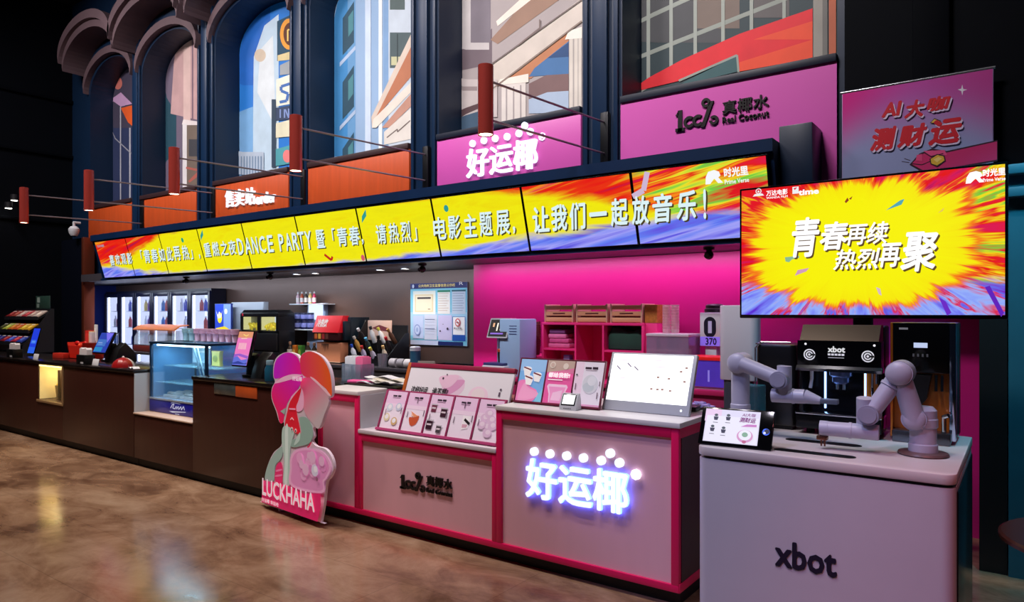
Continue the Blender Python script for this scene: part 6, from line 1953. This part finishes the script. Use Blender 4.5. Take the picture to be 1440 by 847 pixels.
# clear drawer box with two sleeves of cups
xa, xb = xr(909, 1.86), xr(968, 1.86)
t = thing('acrylic_drawer_box', 'clear acrylic box with white lids behind the bright monitor', 'box', (xa, 1.86, 1.001))
wd = xb - xa
MB().box(0, 0, 0, wd, .008, .40).box(0, .252, 0, wd, .26, .40).box(0, .008, 0, .008, .252, .40).box(wd - .008, .008, 0, wd, .252, .40).box(wd / 2 - .004, .008, 0, wd / 2 + .004, .252, .40).build('walls', glass((190, 170, 210), .35, .14), t)
MB().box(-.004, -.004, .40, wd + .004, .264, .425, .006).build('lid', mat((206, 196, 214), .3), t)
MB().box(.02, .02, .0, wd - .02, .24, .22, .01).build('contents', mat((120, 80, 170), .5, noise=.3, scale=10), t)
for k, px in enumerate((936, 948)):
    t = thing('cup_sleeve', ['clear tall cup sleeve, left of the pair on the acrylic box', 'clear tall cup sleeve, right of the pair on the acrylic box'][k], 'cup stack', (xr(px, 1.95), 1.97, 1.001 + .4255), group='clear cup sleeves')
    prof = [(0, 0), (.030, 0)]
    for q_ in range(9):
        z = .015 + .024 * q_
        prof += [(.033, z), (.036, z + .016), (.032, z + .018)]
    MB().lathe(prof + [(.036, .24), (.034, .24), (.0, .22)], seg=20).build('cups', glass((240, 190, 200), .40, .15), t)
# white dispenser with the black nought, purple bin, tall white machine
xa, xb = xr(984, 2.06), xr(1013, 2.06)
t = thing('white_dispenser', 'white dispenser box with a black nought on its front, dark round lid', 'dispenser', (xa, 2.06, 1.001))
wd = xb - xa
MB().box(0, 0, .32, wd, .22, .60, .008).box(.04, .02, 0, wd - .04, .2, .32, .004).build('body', mat((196, 206, 214), .4), t)
MB().lathe([(0, .60), (.085, .60), (.085, .63), (.075, .635), (.075, .66), (.06, .672), (0, .674)], (wd / 2, .11, 0), 28).build('lid', mat((60, 58, 62), .3), t)
zc_ = .48
ox_ = wd * .5
art('nought', t, [((10, 14, 40), [(ox_ + .052 * cos(a), zc_ + .03 * (1 if sin(a) > 0 else -1) + .055 * sin(a)) for a in [2 * pi * k / 28 for k in range(28)]]), ((190, 200, 240), RC(ox_ - .016, zc_ - .05, ox_ + .016, zc_ + .05))], -.0008)
art('band', t, [((130, 110, 236), RC(.004, .325, wd - .004, .40))], -.0010, emit=.4)
letters(t, '370', mat((30, 20, 90), .5), .05, wd - .03, .332, .392, -.002, .04)
xa = xr(966, 1.74)
t = thing('purple_bin', 'translucent purple bin with red rim behind the monitor', 'bin', (xa, 1.74, 1.001))
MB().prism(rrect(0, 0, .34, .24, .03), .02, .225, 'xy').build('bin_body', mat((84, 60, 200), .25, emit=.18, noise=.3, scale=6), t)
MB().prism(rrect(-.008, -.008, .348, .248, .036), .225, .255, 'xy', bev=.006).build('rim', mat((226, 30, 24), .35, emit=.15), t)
MB().prism(rrect(.01, .01, .33, .23, .03), .0, .02, 'xy').build('foot', mat((190, 186, 200), .4), t)
art('shine', t, [((150, 140, 246), RC(.17, .06, .185, .15))], -.0006, emit=.3)
xa, xb = xr(1010, 1.55), xr(1064, 1.55)
t = thing('water_dispenser', 'tall plain white water dispenser behind the left robot arm', 'water dispenser', (xa, 1.55, 0))
wd = xb - xa
MB().prism(rrect(0, 0, wd, .14, .05), 1.10, 1.655, 'xy', bev=.008).build('tank_cover', mat((206, 206, 222), .35), t)
MB().prism(rrect(.03, .01, wd - .03, .135, .03), .0, 1.10, 'xy').build('lower_body', mat((60, 70, 84), .4), t)
MB().box(wd * .4, -.03, 1.06, wd * .6, .01, 1.10, .004).build('outlet', DARK, t)
# odds and ends behind the monitor on the pink counter end
t = thing('card_reader', 'flat black card reader pad behind the monitor', 'reader', (-1.78, .43, HB_), .1)
MB().box(0, 0, 0, .20, .14, .030, .006).build('pad', BLACK, t)
t = thing('wood_board', 'ribbed pale wood board behind the monitor', 'board', (-1.85, .585, HB_), .05)
MB().box(0, 0, 0, .28, .10, .016, .003).box(.0, .02, .016, .28, .035, .022).box(.0, .065, .016, .28, .08, .022).build('board_body', mat((190, 140, 120), .5, noise=.2, scale=6), t)
t = thing('sleeve_pile', 'heap of shiny lilac sachets at the counter end behind the monitor', 'sachets', (-1.60, .60, HB_))
b = MB()
random.seed(8)
for k in range(14):
    b.box(-.028, -.02, 0, .028, .02, .012, .004, M=Matrix.Translation((random.uniform(-.06, .06), random.uniform(-.04, .05), .004 + .008 * (k % 4))) @ Matrix.Rotation(random.uniform(-1, 1), 4, 'Z') @ Matrix.Rotation(random.uniform(-.2, .2), 4, 'X'))
o2 = b.build('sachets', mat((170, 160, 240), .25, noise=.3, scale=30), t)
o2['kind'] = 'stuff'

# ================================================================ HANGING POSTER, CAMERAS, SPOTS, RIGHT EDGE
PY = 1.93
x0, x1 = xr(1184, PY), xr(1397, PY)
zt, zb = zr(1290, 113, PY), 2.30
t = thing('hanging_poster', 'pink and lilac fortune poster with red brush lettering above the large screen', 'poster', (x0, PY, zb))
w_, h_ = x1 - x0, zt - zb
MB().box(0, 0, 0, w_, .012, h_, .002).build('sheet', mat((176, 150, 200), .4), t)
MB().cyl((-.01, .006, h_), (w_ + .01, .006, h_), .012, seg=12).build('hanging_bar', STEEL, t)


def PP(pts):
    out = []
    for a, b in pts:
        q_ = at(960 + a / 2.823, b / 2.823, PY)
        out.append((q_.x - x0, q_.z - zb))
    return out


s = NT('poster_wash')
P_ = s.pos()
fx = s.math('DIVIDE', s.math('SUBTRACT', P_[0], x0), w_)
fz = s.math('DIVIDE', s.math('SUBTRACT', P_[2], zb), h_)
c_ = s.mix(s.step(fz, .45, 1.0), (150, 160, 206), (190, 84, 176))
c_ = s.mix(s.step(s.math('SUBTRACT', fz, fx), .35, 1.0), c_, (214, 40, 140))
c_ = s.mix(s.step(s.math('ADD', fz, fx), 1.25, 2.0), c_, (190, 70, 150))
s.t.links.new(c_, s.b.inputs['Base Color'])
s.b.inputs['Roughness'].default_value = .3
MB().box(.004, -.002, .004, w_ - .004, -.0005, h_ - .004).build('background_print', s.m, t)
SKIN = (206, 40, 110)
it = [((50, 14, 40), PP([(1048, 600), (1250, 556), (1250, 640), (1050, 676), (960, 690), (900, 655), (940, 610), (990, 590)])), (SKIN, PP([(1050, 606), (1248, 562), (1248, 634), (1050, 668), (965, 682), (908, 652), (944, 616), (990, 598)])),
      ((50, 14, 40), LN(PP([(905, 650), (950, 655), (985, 640)]), .006)), ((230, 80, 140), PP([(955, 600), (1040, 596), (1050, 616), (990, 622)])), ((226, 70, 130), PP([(930, 616), (950, 612), (952, 640), (925, 640)])), ((50, 14, 40), LN(PP([(960, 606), (985, 622), (1035, 610)]), .005)),
      ((50, 14, 40), PP([(980, 632), (1010, 612), (1040, 618), (1044, 640), (1010, 664), (984, 652)])), ((226, 180, 60), PP([(985, 632), (1012, 616), (1036, 622), (1040, 638), (1010, 658), (988, 650)])), ((246, 214, 120), PP([(996, 634), (1016, 624), (1030, 630), (1010, 646)])),
      ((50, 30, 40), PP([(982, 490), (1000, 470), (1025, 480), (1020, 494)])), ((226, 190, 80), PP([(986, 488), (1000, 474), (1020, 482), (1016, 490)])), ]
spk = [((236, 230, 246), PP([(1110, 336), (1114, 354), (1130, 356), (1114, 362), (1110, 380), (1106, 362), (1092, 356), (1106, 352)])), ((50, 14, 40), LN(PP([(880, 630), (904, 638)]), .005)), ((50, 14, 40), LN(PP([(870, 642), (900, 646)]), .005))]
art('drawing', t, it, -.0024)
art('sparkle', t, spk[:1], -.0024)
art('speed_line', t, spk[1:2], -.0024)
art('speed_line', t, spk[2:], -.0024)
RED = mat((206, 24, 44), .45)
LIL = mat((226, 206, 240), .5)
for body, (a, b, c, d), bo in (('AI', (790, 400, 872, 470), .05), ('大', (880, 392, 962, 474), .05), ('咖', (968, 376, 1066, 448), .05), ('测', (745, 500, 850, 604), .05), ('财', (852, 486, 972, 590), .05), ('运', (975, 464, 1110, 582), .05)):
    (ax, az), (bx_, bz) = PP([(a, d)])[0], PP([(c, b)])[0]
    letters(t, body, LIL, ax + .008, bx_ + .008, az - .012, bz - .012, -.0106, bo + .02, 0, .2, name='lettering_shadow')
    letters(t, body, RED, ax, bx_, az, bz, -.0125, bo, 0, .2)

t = thing('dome_camera', 'white dome security camera on the wall left of the menu screens', 'camera', at(104, 326, 1.74))
MB().lathe([(0, -.085), (.05, -.07), (.075, -.03), (.08, 0), (.085, .01), (.085, .05), (.05, .09), (.02, .10), (0, .10)], seg=28).build('housing', mat((220, 222, 228), .35), t)
MB().lathe([(0, -.088), (.03, -.080), (.045, -.068), (.03, -.07), (0, -.078)], seg=24).build('lens_dome', GLOSSBLACK, t)
MB().tube([(0, .0, .10), (0, .0, .16), (.0, .10, .16)], .022, 14).build('bracket', mat((200, 202, 208), .35), t)
for k, (px, py, lb) in enumerate(((594, 378, 'small black camera under the soffit above the notice board'), (997, 356, 'small black camera under the soffit near the large screen'), (380, 388, 'small black camera under the soffit above the pink till'), (262, 396, 'small black camera under the soffit above the fridges'))):
    x = xr(px, 1.95)
    t = thing('soffit_camera', lb, 'camera', (x, 1.95, 2.13), group='black cameras under the soffit')
    MB().lathe([(0, -.0005), (.045, -.0005), (.045, -.02), (.02, -.03), (.02, -.035), (0, -.035)], seg=20).build('mount', BLACK, t)
    MB().sph((0, 0, -.062), .038, seg=20).cyl((0, -.01, -.062), (0, -.05, -.072), .022).build('head', GLOSSBLACK, t)
    MB().cyl((0, -.0505, -.0721), (0, -.053, -.0727), .014).build('lens', mat((40, 44, 60), .1, .5), t)
for k, (px, py) in enumerate(((418, 388), (444, 386.5), (535, 380.5), (570, 378.5))):
    q_ = atz(px, py, 2.129)
    x, y = xr(px, 2.45), 2.45
    t = thing('downlight', ['recessed soffit downlight, leftmost of the four', 'recessed soffit downlight, second from the left', 'recessed soffit downlight, third from the left', 'recessed soffit downlight, rightmost, near the notice board'][k], 'downlight', (x, y, 2.1295), group='soffit downlights')
    MB().lathe([(.045, -.0005), (.060, -.0005), (.060, -.008), (.045, -.006)], seg=24).build('ring', STEEL, t)
    MB().lathe([(0, -.003), (.045, -.003), (.045, -.0005), (0, -.0005)], seg=24).build('lamp', mat((255, 240, 224), .5, emit=12), t)
    spot('downlight_beam', (x, y, 2.11), (x, y + .5, .6), 16, 110, .7, (1, .82, .66), .03)
# two wall spots at the far left and one ceiling spot
for k, (px, py) in enumerate(((20, 282), (12, 293))):
    q_ = at(px, py, -.2 + .25 * k)
    t = thing('wall_spot', ['upper small bright spot lamp at the far left edge', 'lower small bright spot lamp at the far left edge'][k], 'lamp', (-13.97, -.5 + .0 * k, 0), group='spot lamps at the far left')
    f_ = at(px, py, 0)
    d_ = ray(px, py)
    q_ = CAM + d_ * ((-13.80 - CAM.x) / d_.x)
    t.location = q_
    MB().cyl((0, 0, 0), (0, 0, .10), .055, seg=20).tube([(0, 0, .09), (-.165, 0, .09)], .012).build('housing', DARK, t)
    MB().lathe([(0, -.004), (.048, -.004), (.048, .0), (0, .0)], seg=20).build('bulb', mat((255, 250, 235), .5, emit=12), t)
d_ = ray(92, 25)
q_ = CAM + d_ * ((7.19 - CAM.z) / d_.z)
q_ = at(92, 26, -1.0)
q_ = CAM + d_ * ((7.1995 - CAM.z) / d_.z)
t = thing('ceiling_spot', 'single bright recessed lamp in the dark ceiling at upper left', 'lamp', q_)
t.location.z = 7.1995
MB().lathe([(.07, -.001), (.09, -.001), (.09, -.02), (.07, -.015)], seg=24).build('ring', DARK, t)
MB().lathe([(0, -.006), (.07, -.006), (.07, -.001), (0, -.001)], seg=24).build('bulb', mat((255, 240, 215), .5, emit=10), t)
# dark round table with a house shaped lantern, at the right edge
t = thing('round_table', 'dark round table cut by the right edge of the view', 'table', (.30, -.22, 0))
MB().lathe([(0, .725), (.36, .725), (.38, .735), (.38, .748), (.37, .755), (0, .755)], seg=48).build('tabletop', mat((60, 30, 22), .25), t)
MB().cyl((0, 0, .03), (0, 0, .725), .035).build('column', BLACK, t)
MB().lathe([(0, 0), (.22, 0), (.22, .015), (.05, .04), (0, .04)], seg=36).build('foot', BLACK, t)
t = thing('house_lantern', 'small house shaped lantern with gold edges on the round table', 'lantern', (.08, -.30, .7555))
b = MB()
P4 = [(0, 0, 0), (.14, 0, 0), (.14, .14, 0), (0, .14, 0)]
U4 = [(x, y, .18) for x, y, z in P4]
for a, c in zip(P4, U4):
    b.tube([a, c], .004, 8)
for q4 in (P4, U4):
    b.tube(q4 + [q4[0]], .004, 8)
b.tube([(0, 0, .18), (.07, 0, .25), (.14, 0, .18)], .004, 8).tube([(0, .14, .18), (.07, .14, .25), (.14, .14, .18)], .004, 8).tube([(.07, 0, .25), (.07, .14, .25)], .004, 8)
b.build('frame', mat((190, 150, 90), .2, 1.0), t)
MB().box(.004, .004, .0, .136, .136, .012).build('floor_plate', mat((120, 80, 50), .4, .5), t)
MB().lathe([(0, .012), (.03, .012), (.03, .07), (0, .07)], (.07, .07, 0), 20).build('candle', mat((206, 150, 110), .6), t)
MB().prism([(0, .18), (.07, .25), (.14, .18), (.14, .176), (.07, .246), (0, .176)], .004, .136).build('roof', mat((20, 18, 18), .3), t)
